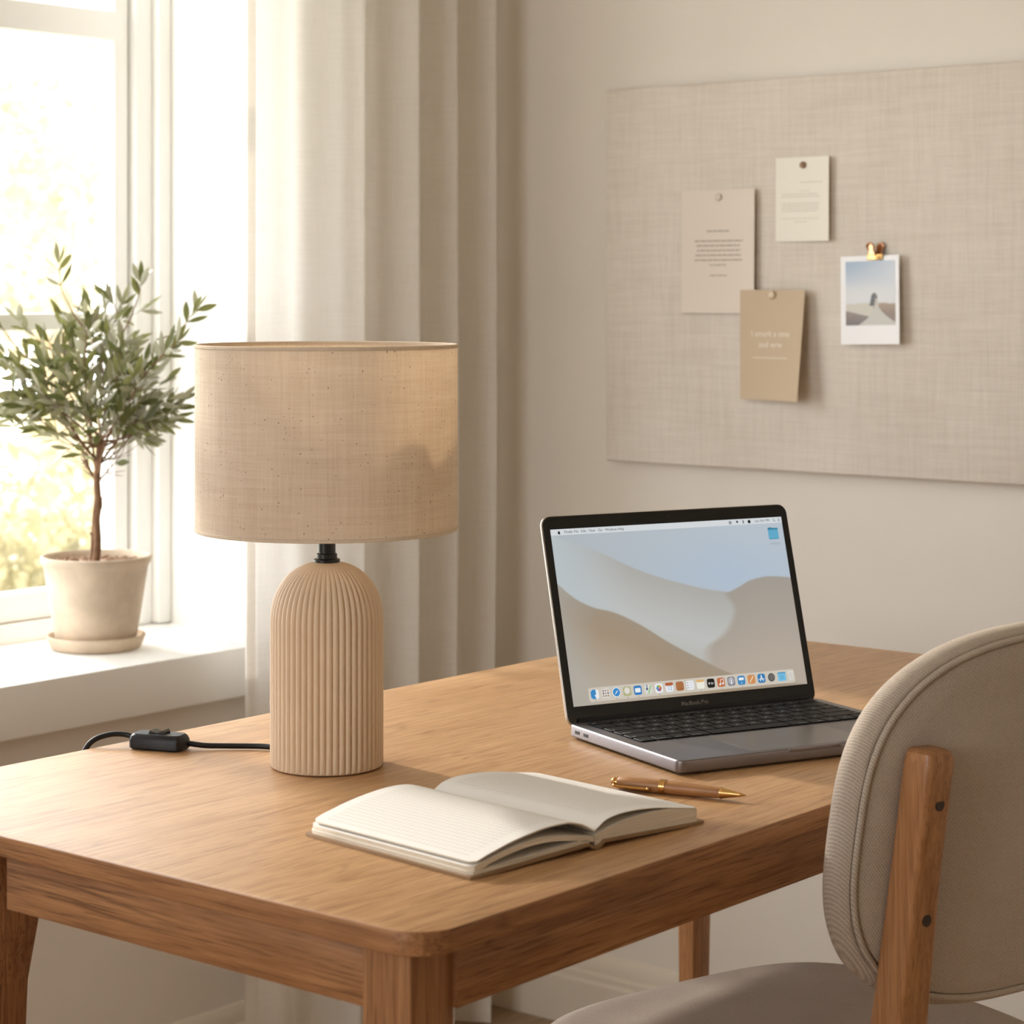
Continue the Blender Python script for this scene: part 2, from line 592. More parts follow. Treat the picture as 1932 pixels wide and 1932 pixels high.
def baseboard(name, fn):
    """stepped moulding profile swept along a wall; fn maps (out, along, z)"""
    prof = [(0, 0), (0.018, 0), (0.018, 0.074), (0.015, 0.079), (0.015, 0.088), (0.0105, 0.092), (0.0105, 0.104), (0.008, 0.111), (0.004, 0.118), (0, 0.12)]
    bm = bmesh.new()
    rings = [[bm.verts.new(fn(o, a, z)) for o, z in prof] for a in (0, 1)]
    bridge(bm, rings)
    for r in rings:
        bm.faces.new(r)
    struct(name, bm, m_trim, sharp=20)
baseboard('baseboard_back', lambda o, a, z: (XW + .018 + a * (XR - XW - .02), YB - o, z))
baseboard('baseboard_left', lambda o, a, z: (XW + o, YN + a * (YB - YN), z))

# window in the left wall: frame, sashes, bars, glass, sill and the white reveals
win = bpy.data.objects.new('window_1', None); COL.objects.link(win)
win['kind'] = 'structure'
win.location = (XW, (WY0 + WY1) / 2, WZ0)
def wpart(name, bm, mat, sharp=30):
    me_o = obj(name, bm, mat, win, sharp=sharp)
    me_o.data.transform(Matrix.Translation(-win.location))
    return me_o
bm = bmesh.new()   # reveals: side linings and head
box(bm, -2.86, XW + .001, WY1 - .012, WY1, WZ0, WZ1); box(bm, -2.86, XW + .001, WY0, WY0 + .012, WZ0, WZ1)
box(bm, -2.86, XW + .001, WY0, WY1, WZ1 - .012, WZ1)
wpart('window_lining', bm, m_white)
bm = bmesh.new()   # fixed frame, stepping back towards the glass
for (a, b, x0, x1) in ((2.452, 2.478, -2.84, -2.752), (2.418, 2.452, -2.84, -2.768)):
    box(bm, x0, x1, a, b, WZ0 + .001, WZ1 - .012, .003)
    box(bm, x0, x1, WY0 + WY1 - b, WY0 + WY1 - a, WZ0 + .001, WZ1 - .012, .003)
box(bm, -2.842, -2.7705, WY0 + .014, WY1 - .014, WZ0 - .002, WZ0 + .029, .003)
box(bm, -2.842, -2.7705, WY0 + .014, WY1 - .014, WZ1 - .05, WZ1 - .0125, .003)
wpart('window_frame', bm, m_white)
bm = bmesh.new()   # sash: stiles, rails, centre mullion
SX0, SX1 = -2.822, -2.782
box(bm, SX0, SX1, 2.385, 2.413, WZ0 + .03, WZ1 - .05, .003)
box(bm, SX0, SX1, WY0 + .077, WY0 + .105, WZ0 + .03, WZ1 - .05, .003)
box(bm, SX0, SX1, 1.62, 1.68, WZ0 + .03, WZ1 - .05, .003)
box(bm, SX0 + .001, SX1 - .0012, WY0 + .08, 2.41, WZ0 + .0305, .7377, .003)
box(bm, SX0 + .001, SX1 - .0012, WY0 + .08, 2.41, WZ1 - .09, WZ1 - .0505, .003)
box(bm, SX0 - .006, SX1 + .002, WY0 + .08, 2.40, 1.594, 1.641, .004)
wpart('window_sash', bm, m_white)
bm = bmesh.new()
for z in (1.137,):
    box(bm, SX0 + .008, SX1 - .006, WY0 + .1, 2.39, z, z + .0265, .003)
wpart('glazing_bar', bm, m_white)
bm = bmesh.new(); box(bm, -2.805, -2.801, WY0 + .09, 2.40, WZ0 + .04, WZ1 - .06)
wpart('window_pane', bm, m_glass)
bm = bmesh.new()   # deep white sill board with a tall front edge
box(bm, -2.86, -2.48, WY0 - .06, 2.56, 0.5905, WZ0, .0035)
wpart('window_sill', bm, m_white)
# second window, unseen behind the camera, added for fill light
fill_win = bpy.data.objects.new('fill_window', None); COL.objects.link(fill_win); fill_win['kind'] = 'structure'
fill_win.location = (-1.45, YN, .8)
bm = bmesh.new()
for x in (-2.2, -1.48, -.76):
    box(bm, x, x + .06, YN - .07, YN - .02, .8, 2.2, .003)
for z in (.8, 1.47, 2.14):
    box(bm, -2.2, -.7, YN - .07, YN - .02, z, z + .06, .003)
o = obj('window_frame', bm, m_white, fill_win); o.data.transform(Matrix.Translation(-fill_win.location))
bm = bmesh.new(); box(bm, -2.18, -.72, YN - .05, YN - .046, .82, 2.18)
o = obj('window_pane', bm, m_glass, fill_win); o.data.transform(Matrix.Translation(-fill_win.location))

# ================================================================== GARDEN OUTSIDE
bm = bmesh.new(); box(bm, -30, -2.95, -12, 26, -0.9, -0.6)
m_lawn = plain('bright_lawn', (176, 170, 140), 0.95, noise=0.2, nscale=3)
o = obj('lawn', bm, m_lawn); tag(o, 'pale sunlit lawn outside beyond the window', 'lawn', kind='structure')
def garden_tree(name, label, x, y, h, r, n, cat='tree', trunk=True, ls=0.085, flat=1.0):
    t = thing(name, label, cat, (x, y, -0.6))
    if trunk:
        bm = bmesh.new()
        tube(bm, catmull([(0, 0, 0), (.05, .03, h * .3), (-.04, .05, h * .6), (.02, 0, h * .85)], 5), [.10 * (1 - .75 * k / 15) for k in range(16)], 8)
        for k in range(7):
            a = random.uniform(0, 2 * pi); z = h * random.uniform(.3, .7)
            tube(bm, [(0, 0, z), (cos(a) * r * .35, sin(a) * r * .35, z + .3), (cos(a) * r * .7, sin(a) * r * .7, z + .75)], [.035, .022, .01], 6)
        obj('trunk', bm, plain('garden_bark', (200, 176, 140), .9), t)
    vv, ff, sh = [], [], []
    cl = []
    for k in range(int(n / 70)):
        while True:
            p = Vector((random.uniform(-1, 1), random.uniform(-1, 1), random.uniform(-1, 1)))
            if p.length < 1:
                break
        cl.append(Vector((p.x * r, p.y * r, h * .62 + p.z * h * .42 * flat)))
    for k in range(n):
        c = random.choice(cl)
        p = c + Vector((random.gauss(0, .13), random.gauss(0, .13), random.gauss(0, .11)))
        d = Vector((random.gauss(0, 1), random.gauss(0, 1), random.gauss(0, 1))).normalized()
        e = d.orthogonal().normalized()
        s = ls * random.uniform(.6, 1.4)
        i = len(vv)
        vv += [p - d * s, p + e * s * .45, p + d * s, p - e * s * .45]
        ff.append((i, i + 1, i + 2, i + 3))
        q = random.random()
        sh += [q] * 4
    me = bpy.data.meshes.new('m')
    me.from_pydata([tuple(v) for v in vv], [], ff)
    at = me.attributes.new('shade', 'FLOAT', 'POINT')
    at.data.foreach_set('value', sh)
    link('foliage', me, m_gleaf if trunk else m_hleaf, t, sharp=None)
garden_tree('garden_tree', 'pale yellow-green tree blurred in the window just beyond the hedge', -9.6, 7.8, 4.6, 1.5, 9500, ls=.045)
garden_tree('garden_tree', 'paler, farther tree showing between the leaves of the nearer garden tree', -14.6, 11.8, 6.0, 1.7, 6500, ls=.06)
garden_tree('garden_hedge', 'low yellow-green hedge along the lawn outside', -6.3, 5.15, 1.25, .95, 7000, 'hedge', False, .032, .95)

# ================================================================== CURTAIN
cur = thing('curtain', 'white sheer linen curtain hanging to the floor beside the window', 'curtain', (-2.42, 2.6, 0))
def curtain_xy(t):
    y = 2.318 + t * 0.556
    a = 0.010 + 0.022 * min(1, t * 1.6)
    ph = 2 * pi * (0.2 + 1.0 * t + 3.7 * t * t * (1.25 - 0.35 * t))
    x = -2.418 + a * sin(ph) + .006 * sin(2.3 * ph + 1)
    y += 0.010 * cos(ph) * min(1, t * 2.2)
    return x, y
bm = bmesh.new()
NT, NZ = 260, 28
grid = []
for j in range(NZ + 1):
    z = 0.006 + (2.42 - 0.006) * j / NZ
    row = []
    for i in range(NT + 1):
        t = i / NT
        x, y = curtain_xy(t)
        s = 1 + 0.10 * (1 - z / 2.4) * sin(9 * t + 1.3)
        x = -2.418 + (x + 2.418) * s
        y = y + 0.012 * (1 - z / 2.42) * (t - .3)
        if z < .9:
            y -= 0.02 * t * (0.9 - z)
        row.append(bm.verts.new((x + 2.42, y - 2.6, z)))
    grid.append(row)
bridge(bm, grid, closed=False)
obj('drape', bm, m_curtain, cur, sharp=None, normals=False)
bm = bmesh.new()
hem = []
for j in range(NZ + 1):
    z = 0.006 + (2.42 - 0.006) * j / NZ
    row = []
    for i in range(13):
        x, y = curtain_xy(i / 12 * .032)
        y += 0.012 * (1 - z / 2.42) * (-.3)
        row.append(bm.verts.new((x + 2.42 + .0025, y - 2.6, z)))
    hem.append(row)
bridge(bm, hem, closed=False)
obj('side_hem', bm, m_curtain, cur, sharp=None, normals=False)

# ================================================================== TABLE
tb = thing('desk', 'light oak desk with rounded corners by the window', 'desk', (-1.39, 1.83, 0))
TX0, TX1, TY0, TY1 = -1.737 + 1.39, -1.049 + 1.39, 1.177 - 1.83, 2.492 - 1.83
bm = bmesh.new()
slab(bm, rrect(TX0, TX1, TY0, TY1, .034, 10), .7325, .75, .0014, side=(1, 2))
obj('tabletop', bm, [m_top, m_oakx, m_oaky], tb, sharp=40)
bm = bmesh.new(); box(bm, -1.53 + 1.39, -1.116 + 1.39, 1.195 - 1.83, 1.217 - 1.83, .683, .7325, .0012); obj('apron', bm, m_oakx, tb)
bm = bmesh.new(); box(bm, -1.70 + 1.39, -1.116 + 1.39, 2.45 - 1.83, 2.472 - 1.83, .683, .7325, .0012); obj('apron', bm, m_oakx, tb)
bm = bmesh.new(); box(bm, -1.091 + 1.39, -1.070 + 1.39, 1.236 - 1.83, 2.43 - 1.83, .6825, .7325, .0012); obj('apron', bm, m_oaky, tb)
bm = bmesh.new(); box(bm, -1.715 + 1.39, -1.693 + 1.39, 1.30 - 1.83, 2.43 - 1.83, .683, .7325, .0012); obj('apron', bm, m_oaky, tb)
def table_leg(x0, x1, y0, y1, fx, fy, bulge=0.0, zt=.7325):
    """square leg that tapers on its inner faces; fx, fy = +1/-1 side on which it tapers"""
    bm = bmesh.new()
    rings = []
    for z, k, b in ((0, 1, 0), (.30, .55, 0), (.60, .10, bulge * .25), (.655, 0, bulge), (.678, 0, bulge * .9), (zt, 0, 0)):
        a0, a1, b0, b1 = x0, x1, y0, y1
        if fx > 0: a1 -= k * .016; a1 += b
        else: a0 += k * .016; a0 -= b
        if fy > 0: b1 -= k * .016
        else: b0 += k * .016
        rings.append([bm.verts.new((p[0], p[1], z)) for p in rrect(a0, a1, b0, b1, .002, 2)])
    bridge(bm, rings); bm.faces.new(list(reversed(rings[0]))); bm.faces.new(rings[-1])
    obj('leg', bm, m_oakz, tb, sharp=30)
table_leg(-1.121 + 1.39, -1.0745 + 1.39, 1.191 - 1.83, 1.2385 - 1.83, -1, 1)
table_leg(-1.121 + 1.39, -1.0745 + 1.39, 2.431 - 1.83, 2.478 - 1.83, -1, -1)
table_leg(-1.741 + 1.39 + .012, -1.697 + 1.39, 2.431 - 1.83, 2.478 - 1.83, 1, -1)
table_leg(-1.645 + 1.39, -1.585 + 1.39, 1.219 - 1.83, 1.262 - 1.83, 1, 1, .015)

# ================================================================== LAMP
LX, LY = -1.5007, 1.5461
lamp = thing('table_lamp', 'table lamp with linen drum shade and ribbed cream ceramic base', 'lamp', (LX, LY, .7504))
bm = bmesh.new()
NF, PER = 54, 10
segs = NF * PER
prof = [(.046, 0.0), (.0505, .0004), (.0525, .0016)]
prof += [(.0533, .0035 + k * (.135 - .0035) / 8) for k in range(9)]
for k in range(1, 26):
    a = pi / 2 * k / 26
    prof.append((.0533 * cos(a) ** (2 / 2.25), .135 + .0578 * sin(a) ** (2 / 2.25)))
prof.append((.006, .1929))
rings = []
for r, z in prof:
    ring = []
    depth = .0025 * min(1, max(0, (r - .022) / .026)) * (1 if z > .002 else 0)
    for k in range(segs):
        ph = (k % PER) / PER
        g = abs(sin(pi * ph)) ** .65
        rr = r - depth * (1 - g)
        th = 2 * pi * k / segs
        ring.append(bm.verts.new((rr * cos(th), rr * sin(th), z)))
    rings.append(ring)
bridge(bm, rings); bm.faces.new(list(reversed(rings[0]))); bm.faces.new(rings[-1])
obj('base', bm, m_ceramic, lamp, sharp=60)
bm = bmesh.new()
lathe(bm, [(.0125, .1905), (.0125, .1945), (.0098, .1955), (.0098, .1995), (.0083, .2005), (.0083, .245), (.010, .247), (.010, .26), (.004, .262)], 32)
obj('neck', bm, m_metalblk, lamp)
bm = bmesh.new()
RS = .1233
lathe(bm, [(RS - .0006, .2235), (RS, .2225), (RS, .395), (RS - .0004, .3965), (RS - .0016, .3965), (RS - .0018, .395), (RS - .0018, .2235)], 128, cap0=False, cap1=False)
o = obj('lamp_shade', bm, m_shade, lamp, sharp=50)
for zz in (.3935, .2225):
    bm = bmesh.new()
    lathe(bm, [(RS + .0001, zz), (RS + .0007, zz + .0008), (RS + .0007, zz + .0028), (RS - .0006, zz + .0037), (RS - .0022, zz + .0030), (RS - .0022, zz)], 128, cap0=False, cap1=False)
    obj('rim_trim', bm, m_shadetrim, o)
bm = bmesh.new()   # spider fitting that carries the shade
ringpts = [(.018 * cos(2 * pi * k / 24), .018 * sin(2 * pi * k / 24), .243) for k in range(24)]
tube(bm, ringpts, .0013, 6, closed=True)
for k in range(3):
    a = 2 * pi * k / 3 + .5
    tube(bm, [(.017 * cos(a), .017 * sin(a), .243), (.07 * cos(a), .07 * sin(a), .236), ((RS - .002) * cos(a), (RS - .002) * sin(a), .2255)], .0012, 6)
tube(bm, [(-.018, 0, .243), (.018, 0, .243)], .0012, 6)
obj('shade_fitting', bm, m_metalblk, lamp)
bm = bmesh.new()
lathe(bm, [(.012, .262), (.013, .275), (.020, .295), (.027, .315), (.0295, .33), (.027, .345), (.018, .357), (.004, .361)], 24)
obj('bulb', bm, plain('opal_glass', (235, 230, 220), .3), lamp)
def W(p):
    return (p[0] - LX, p[1] - LY, p[2] - .75)
bm = bmesh.new()
tube(bm, catmull([W(p) for p in ((-1.549, 1.556, .7535), (-1.575, 1.563, .7532), (-1.600, 1.560, .7532), (-1.628, 1.540, .7532), (-1.645, 1.524, .754), (-1.660, 1.5125, .7565))], 8), .0027, 10)
tube(bm, catmull([W(p) for p in ((-1.708, 1.4935, .757), (-1.719, 1.489, .7605), (-1.7305, 1.4785, .7610), (-1.7405, 1.4655, .756), (-1.7455, 1.457, .744), (-1.750, 1.440, .710), (-1.765, 1.385, .665), (-1.79, 1.25, .58), (-1.84, 1.08, .40), (-1.92, .95, .15), (-2.02, .90, .004), (-2.2, .95, .004), (-2.44, 1.05, .004))], 8), .0027, 10)
obj('cord', bm, m_black, lamp)
bm = bmesh.new()
sw = rrect(-.0285, .0285, -.0135, .0135, .0065, 3)
rings = []
for d, z in ((.002, 0), (.0, .0015), (.0, .009), (.0015, .0130), (.0035, .0150)):
    rings.append([bm.verts.new((p[0] * (1 - d / .029), p[1] * (1 - d / .0135), z)) for p in sw])
bridge(bm, rings); bm.faces.new(list(reversed(rings[0]))); bm.faces.new(rings[-1])
swo = obj('cord_switch', bm, m_black, lamp, loc=W((-1.682, 1.499, .7503)), rot=(0, 0, radians(20)), sharp=25)
bm = bmesh.new()
pr = [(-.0085, 0), (-.0085, .0015), (-.007, .0036), (0, .0012), (.007, .0042), (.0085, .0022), (.0085, 0)]
rings = [[bm.verts.new((p[0], y, .0147 + p[1])) for p in pr] for y in (-.006, .006)]
bridge(bm, rings)
for r in rings: bm.faces.new(r)
obj('rocker', bm, m_gloss, swo, sharp=25)

# ================================================================== LAPTOP
lap = thing('laptop', 'open dark grey laptop with desktop on its lit screen', 'laptop', (-1.409, 1.7972, .75), radians(67.6))
LW, LD = .304, .2095
bm = bmesh.new()
slab(bm, rrect(0, LW, -LD, 0.0, .009, 8), .0022, .0146, .0022, seg=4)
basep = obj('body', bm, m_alu, lap, sharp=50)
for y in (-.019, -.036):
    bm = bmesh.new()
    box(bm, -.0003, .0005, y - .0045, y + .0045, .0066, .0100, .0002, 1)
    obj('usb_port', bm, m_port, basep)
for (x, y) in ((.02, -.02), (.284, -.02), (.02, -.19), (.284, -.19)):
    bm = bmesh.new(); lathe(bm, [(.006, 0), (.007, .0008), (.007, .0024)], 16, center=(x, y)); obj('rubber_foot', bm, m_port, basep)
bm = bmesh.new()
slab(bm, rrect(.152 - .067, .152 + .067, -.2045, -.1235, .004, 4), .01455, .01475, 0)
obj('trackpad', bm, m_pad, lap)
bm = bmesh.new()   # opening notch for a finger at the front edge
box(bm, .152 - .03, .152 + .03, -LD - .0003, -LD + .004, .0108, .01475, .0006, 2)
obj('finger_notch', bm, m_alu, lap)
KX0, KY1 = .0140, -.0150
bm = bmesh.new()
slab(bm, rrect(KX0 - .0012, KX0 + 14.5 * .01903 + .0012, -.1185, KY1 + .001, .003, 3), .01458, .01478, 0)
obj('keyboard_well', bm, m_well, lap)
rows = [
    (.0100, [(1.25, 'esc')] + [(1.0, 'F%d' % k) for k in range(1, 13)] + [(1.25, '')]),
    (.0183, [(1, c) for c in '`1234567890-='] + [(1.5, 'delete')]),
    (.0183, [(1.5, 'tab')] + [(1, c) for c in 'QWERTYUIOP[]\\']),
    (.0183, [(1.75, 'caps lock')] + [(1, c) for c in "ASDFGHJKL;'"] + [(1.75, 'return')]),
    (.0183, [(2.25, 'shift')] + [(1, c) for c in 'ZXCVBNM,./'] + [(2.25, 'shift')]),
    (.0183, [(1, 'fn'), (1, 'control'), (1, 'option'), (1.25, 'command'), (5, ''), (1.25, 'command'), (1, 'option'), (1, '<'), (1, '^'), (1, '>')]),
]
y = KY1
for hh_, keys in rows:
    x = KX0
    for u, txt in keys:
        w_ = u * .01903
        x0, x1, y0, y1 = x + .0009, x + w_ - .0009, y - hh_ + .0008, y - .0008
        bm = bmesh.new()
        slab(bm, rrect(x0 - (x0 + x1) / 2, x1 - (x0 + x1) / 2, y0 - (y0 + y1) / 2, y1 - (y0 + y1) / 2, .0016, 2), 0, .0011, .0003, seg=1)
        if txt:
            small = len(txt) > 1
            if small and txt[0] != 'F':
                lft = u > 1.9 or u == 1.75 or u == 1.25 or u == 1.5 or u == 1
                s_ = -1 if (x < .15) else 1
                add_text(bm, txt, .0027, s_ * (w_ / 2 - .003), -.0045 if hh_ > .012 else 0, .00115, 1, 'LEFT' if s_ < 0 else 'RIGHT', .00006)
            else:
                add_text(bm, txt, .0052 if not small else .0026, 0, 0, .00115, 1, 'CENTER', .00008)
        obj('key', bm, [m_key, m_legend], lap, loc=((x0 + x1) / 2, (y0 + y1) / 2, .01478), sharp=30)
        x += w_
    y -= hh_ + .0004
# display: local x = width, local y = height above the hinge, local z = towards the viewer
TILT = radians(74.33)
rotl = (TILT, 0, 0)
hloc = (0, 0, .0150)
bm = bmesh.new()
LH = .2097
slab(bm, rrect(0, LW, -.0045, LH, .0105, 8), -.0052, -.0008, .0016, seg=3)
obj('display_lid', bm, m_alulight, lap, loc=hloc, rot=rotl, sharp=50)
bm = bmesh.new()
slab(bm, rrect(.0011, LW - .0011, -.0035, LH - .0011, .0098, 8), -.0010, -.0001, 0)
obj('bezel', bm, m_bezel, lap, loc=hloc, rot=rotl)
bm = bmesh.new()
tube(bm, [(.012, 0.0005, .0150), (LW - .012, 0.0005, .0150)], .0034, 14)
obj('hinge', bm, m_well, lap)
bm = bmesh.new(); add_text(bm, 'MacBook Pro', .0060, .152, .0072, 0, 0, 'CENTER', .00005)
obj('lettering', bm, m_badge, lap, loc=hloc, rot=rotl, sharp=None)
bm = bmesh.new(); disc(bm, .152, LH - .0075, .0012, .00002, 16); obj('webcam', bm, m_port, lap, loc=hloc, rot=rotl, sharp=None)

# screen picture: a desktop of pale dunes, drawn in colour values on a fine grid
SU0, SV0, SWD, SHT = .0090, .0150, .2860, .1803
def interp(pts, u):
    if u <= pts[0][0]:
        return pts[0][1]
    n = len(pts)
    for i in range(n - 1):
        (a, b), (c, d) = pts[i], pts[i + 1]
        if u <= c:
            h = c - a
            m0 = (d - pts[i - 1][1]) / (c - pts[i - 1][0]) if i > 0 else (d - b) / h
            m1 = (pts[i + 2][1] - b) / (pts[i + 2][0] - a) if i < n - 2 else (d - b) / h
            t = (u - a) / h
            return (2 * t ** 3 - 3 * t * t + 1) * b + (t ** 3 - 2 * t * t + t) * h * m0 + (3 * t * t - 2 * t ** 3) * d + (t ** 3 - t * t) * h * m1
    return pts[-1][1]
def mixc(a, b, t):
    t = max(0, min(1, t))
    return tuple(p + (q - p) * t for p, q in zip(a, b))
A = [(0, .69), (.06, .605), (.13, .545), (.22, .503), (.32, .422), (.43, .308), (.548, .203), (.664, .108), (.8, .04), (1, .0)]
B = [(.0, .97), (.1, .91), (.21, .840), (.295, .772), (.39, .708), (.5, .652), (.605, .606), (.70, .577), (.78, .555), (1, .5)]
Cc = [(.6, .5), (.69, .565), (.72, .575), (.768, .602), (.815, .632), (.88, .648), (.94, .645), (1.0, .633)]
Cr = [(.05, .50), (.15, .565), (.265, .59), (.33, .665), (.40, .713), (.48, .738), (.56, .71), (.60, .70)]   # v -> u of the shaded ridge
def wall_col(u, v):
    c = mixc((176, 184, 189), (186, 197, 206), u + .2 * v)
    c = mixc(c, (172, 190, 212), .7 * max(0, 1 - abs(u - .72) / .5) * max(0, 1 - abs(v - .68) / .3))
    vb = interp(B, u)
    if v < vb + .01:
        d = vb - v
        cb = mixc((174, 172, 167), (192, 194, 192), d / .3)
        cb = mixc(cb, (176, 170, 160), max(0, (d - .3) / .4))
        cb = mixc(cb, (186, 196, 201), 1.0 * max(0, 1 - u / .30) * (1 if v > .5 else max(0, v / .5)))
        c = mixc(c, cb, (vb + .004 - v) / .008)
    if u > .45:
        vc = interp(Cc, u)
        ur = interp(Cr, v)
        if v < vc + .01 and u > ur - .03:
            cc = mixc((163, 156, 147), (181, 169, 156), (vc - v) / .45)
            k = min((vc + .004 - v) / .008, (u - ur + .02) / (.025 + .12 * max(0, .45 - v)))
            c = mixc(c, cc, k)
    va = interp(A, u)
    if v < va + .01:
        d = va - v
        ca = mixc((160, 146, 128), (163, 143, 120), d / .15)
        ca = mixc(ca, (184, 172, 156), (d - .12) / .35)
        ca = mixc(ca, (170, 170, 166), max(0, .6 - u * 4))
        c = mixc(c, ca, (va + .004 - v) / .008)
    return c
def picture(name, nx, ny, w_, h_, fn, mat, parent, loc, rot, x0=0, y0=0, z=0):
    me = bpy.data.meshes.new('m')
    vv = [(x0 + w_ * i / nx, y0 + h_ * j / ny, z) for j in range(ny + 1) for i in range(nx + 1)]
    ff = [(j * (nx + 1) + i, j * (nx + 1) + i + 1, (j + 1) * (nx + 1) + i + 1, (j + 1) * (nx + 1) + i) for j in range(ny) for i in range(nx)]
    me.from_pydata(vv, [], ff)
    at = me.attributes.new('picture', 'FLOAT_COLOR', 'POINT')
    vals = []
    for j in range(ny + 1):
        for i in range(nx + 1):
            vals += lin(fn(i / nx, j / ny))
    at.data.foreach_set('color', vals)
    return link(name, me, mat, parent, loc, rot, sharp=None)
scr = picture('screen', 260, 160, SWD, SHT, wall_col, emis('screen_picture', (0, 0, 0), .92, 'picture'), lap, hloc, rotl, SU0, SV0, .0000)
EM = {}
def em(c):
    if c not in EM:
        EM[c] = emis('screen_colour', c, .95)
    return EM[c]
def icon(name, shapes, texts=()):
    """flat coloured shapes on the screen; shapes = (outline, colour)"""
    bm = bmesh.new(); mats = []
    zb = .00006 if name in ('menu_bar', 'dock') else .00022
    def idx(c):
        if c not in mats: mats.append(c)
        return mats.index(c)
    for k, (pts, c) in enumerate(shapes):
        poly(bm, [(SU0 + p[0], SV0 + p[1]) for p in pts], zb + .00003 * k, idx(c))
    for body, size, x, y_, c, al in texts:
        add_text(bm, body, size, SU0 + x, SV0 + y_, .0006, idx(c), al)
    return obj(name, bm, [em(c) for c in mats], scr, sharp=None)
def circ(cx, cy, r, n=14, sx=1.0):
    return [(cx + r * sx * cos(2 * pi * k / n), cy + r * sin(2 * pi * k / n)) for k in range(n)]
def rr(x0, x1, y0, y1, r=.0015):
    return rrect(x0, x1, y0, y1, r, 3)
MB_ = .0063
icon('menu_bar', [([(0, SHT - MB_), (SWD, SHT - MB_), (SWD, SHT), (0, SHT)], (212, 217, 221))])
my = SHT - MB_ / 2 - .0002
def apple(cx, cy, s, c):
    pts = [(0, .55), (.22, .68), (.5, .66), (.72, .5), (.5, .3), (.48, .0), (.62, -.25), (.78, -.32), (.6, -.75), (.3, -1), (.0, -.9), (-.3, -1), (-.6, -.75), (-.78, -.2), (-.76, .3), (-.5, .66), (-.22, .68)]
    leaf = [(0.02, .74), (.06, 1.0), (.3, 1.15), (.3, .95), (.16, .78)]
    return [([(cx + p[0] * s, cy + p[1] * s) for p in pts], c), ([(cx + p[0] * s, cy + p[1] * s) for p in leaf], c)]
icon('menu_logo', apple(.0098, my - .0002, .0019, (15, 15, 15)))
DK = (58, 60, 62)
mt = [('Finder', .0158, (25, 25, 25)), ('File', .0272, DK), ('Edit', .0355, DK), ('View', .0445, DK), ('Go', .0560, DK), ('Window', .0642, DK), ('Help', .0795, DK)]
for b, x, c in mt:
    icon('menu_word', [], [(b, .0040, x, my, c, 'LEFT')])
icon('clock_text', [], [('Sun 9:41 PM', .0038, .2510, my, DK, 'LEFT')])
def ring_pts(cx, cy, r):  # small status symbols
    return circ(cx, cy, r, 12)
icon('status_symbol', [(ring_pts(.2195, my, .0018), DK), (ring_pts(.2195, my, .0011), (205, 211, 215)), (ring_pts(.2195, my, .0005), DK)])
icon('status_symbol', [([(.2268, my + .0012), (.2285, my + .0017), (.2302, my + .0012), (.2285, my - .0014)], DK)])
icon('status_symbol', [([(.2355, my - .0016), (.2362, my - .0016), (.2362, my + .0018), (.2355, my + .0018)], DK), ([(.2362, my), (.2374, my + .0010), (.2362, my + .0018)], DK), ([(.2362, my), (.2374, my - .0010), (.2362, my - .0016)], DK)])
icon('status_symbol', [(circ(.2438, my, .0019, 14), (12, 12, 12))])
icon('status_symbol', [(circ(.2757, my + .0004, .0013, 10), (120, 150, 130)), (circ(.2757, my + .0004, .0008, 10), (205, 211, 215)), ([(.2764, my - .0004), (.2768, my), (.2780, my - .0014), (.2776, my - .0018)], (100, 120, 110))])
for k in range(3):
    icon('status_symbol', [([(.2808, my - .0014 + k * .0012), (.2836, my - .0014 + k * .0012), (.2836, my - .0009 + k * .0012), (.2808, my - .0009 + k * .0012)], (110, 112, 116))])
fx, fy = .2660, SHT - .0238
icon('folder_icon', [(rr(fx, fx + .0130, fy + .0005, fy + .0122, .0008), (46, 128, 160)), ([(fx, fy + .0115), (fx + .0045, fy + .0115), (fx + .0055, fy + .0128), (fx + .0005, fy + .0128)], (40, 116, 148)),
                     (rr(fx, fx + .0130, fy, fy + .0104, .0008), (92, 168, 200)), (rr(fx + .0004, fx + .0126, fy + .0001, fy + .0007, .0002), (52, 134, 166))],
     [('Untitled', .0038, fx + .0065, fy - .0048, (150, 154, 158), 'CENTER')])
# dock with its icons
icon('dock', [(rr(.0190, .2715, .0030, .0172, .0028), (205, 197, 184))])
IC = .0094
def ic(x): return (x, x + IC, .0057, .0057 + IC)
def base_icon(x, c, r=.0021):
    a, b, c0, d = ic(x)
    return (rr(a, b, c0, d, r), c)
xs = [.0215 + k * .01268 for k in range(18)]
def I(k): return xs[k] + IC / 2, .0057 + IC / 2
WH = (232, 234, 236)
def dock(k, shapes, texts=(), run=False):
    cx, cy = I(k)
    if run:
        shapes = shapes + [(circ(cx, .0041, .00045, 8), (60, 55, 50))]
    icon('dock_icon', shapes, texts)
cx, cy = I(0)
dock(0, [base_icon(xs[0], WH), ([(xs[0], .0075), (xs[0] + .002, .0057), (cx + .0012, .0057), (cx - .0004, cy - .0005), (cx + .0014, cy - .0005), (cx + .0012, .0057 + IC), (xs[0] + .002, .0057 + IC), (xs[0], .0132)], (48, 134, 196))], run=True)
cx, cy = I(1)
cols = [(150, 120, 100), (110, 110, 112), (140, 120, 100), (70, 60, 60), (150, 150, 150), (60, 60, 66), (90, 80, 76), (130, 130, 130), (160, 150, 140)]
dock(1, [base_icon(xs[1], (222, 214, 206))] + [(circ(cx + (i % 3 - 1) * .0027, cy + (i // 3 - 1) * .0026, .0009, 8), cols[i]) for i in range(9)])
cx, cy = I(2)
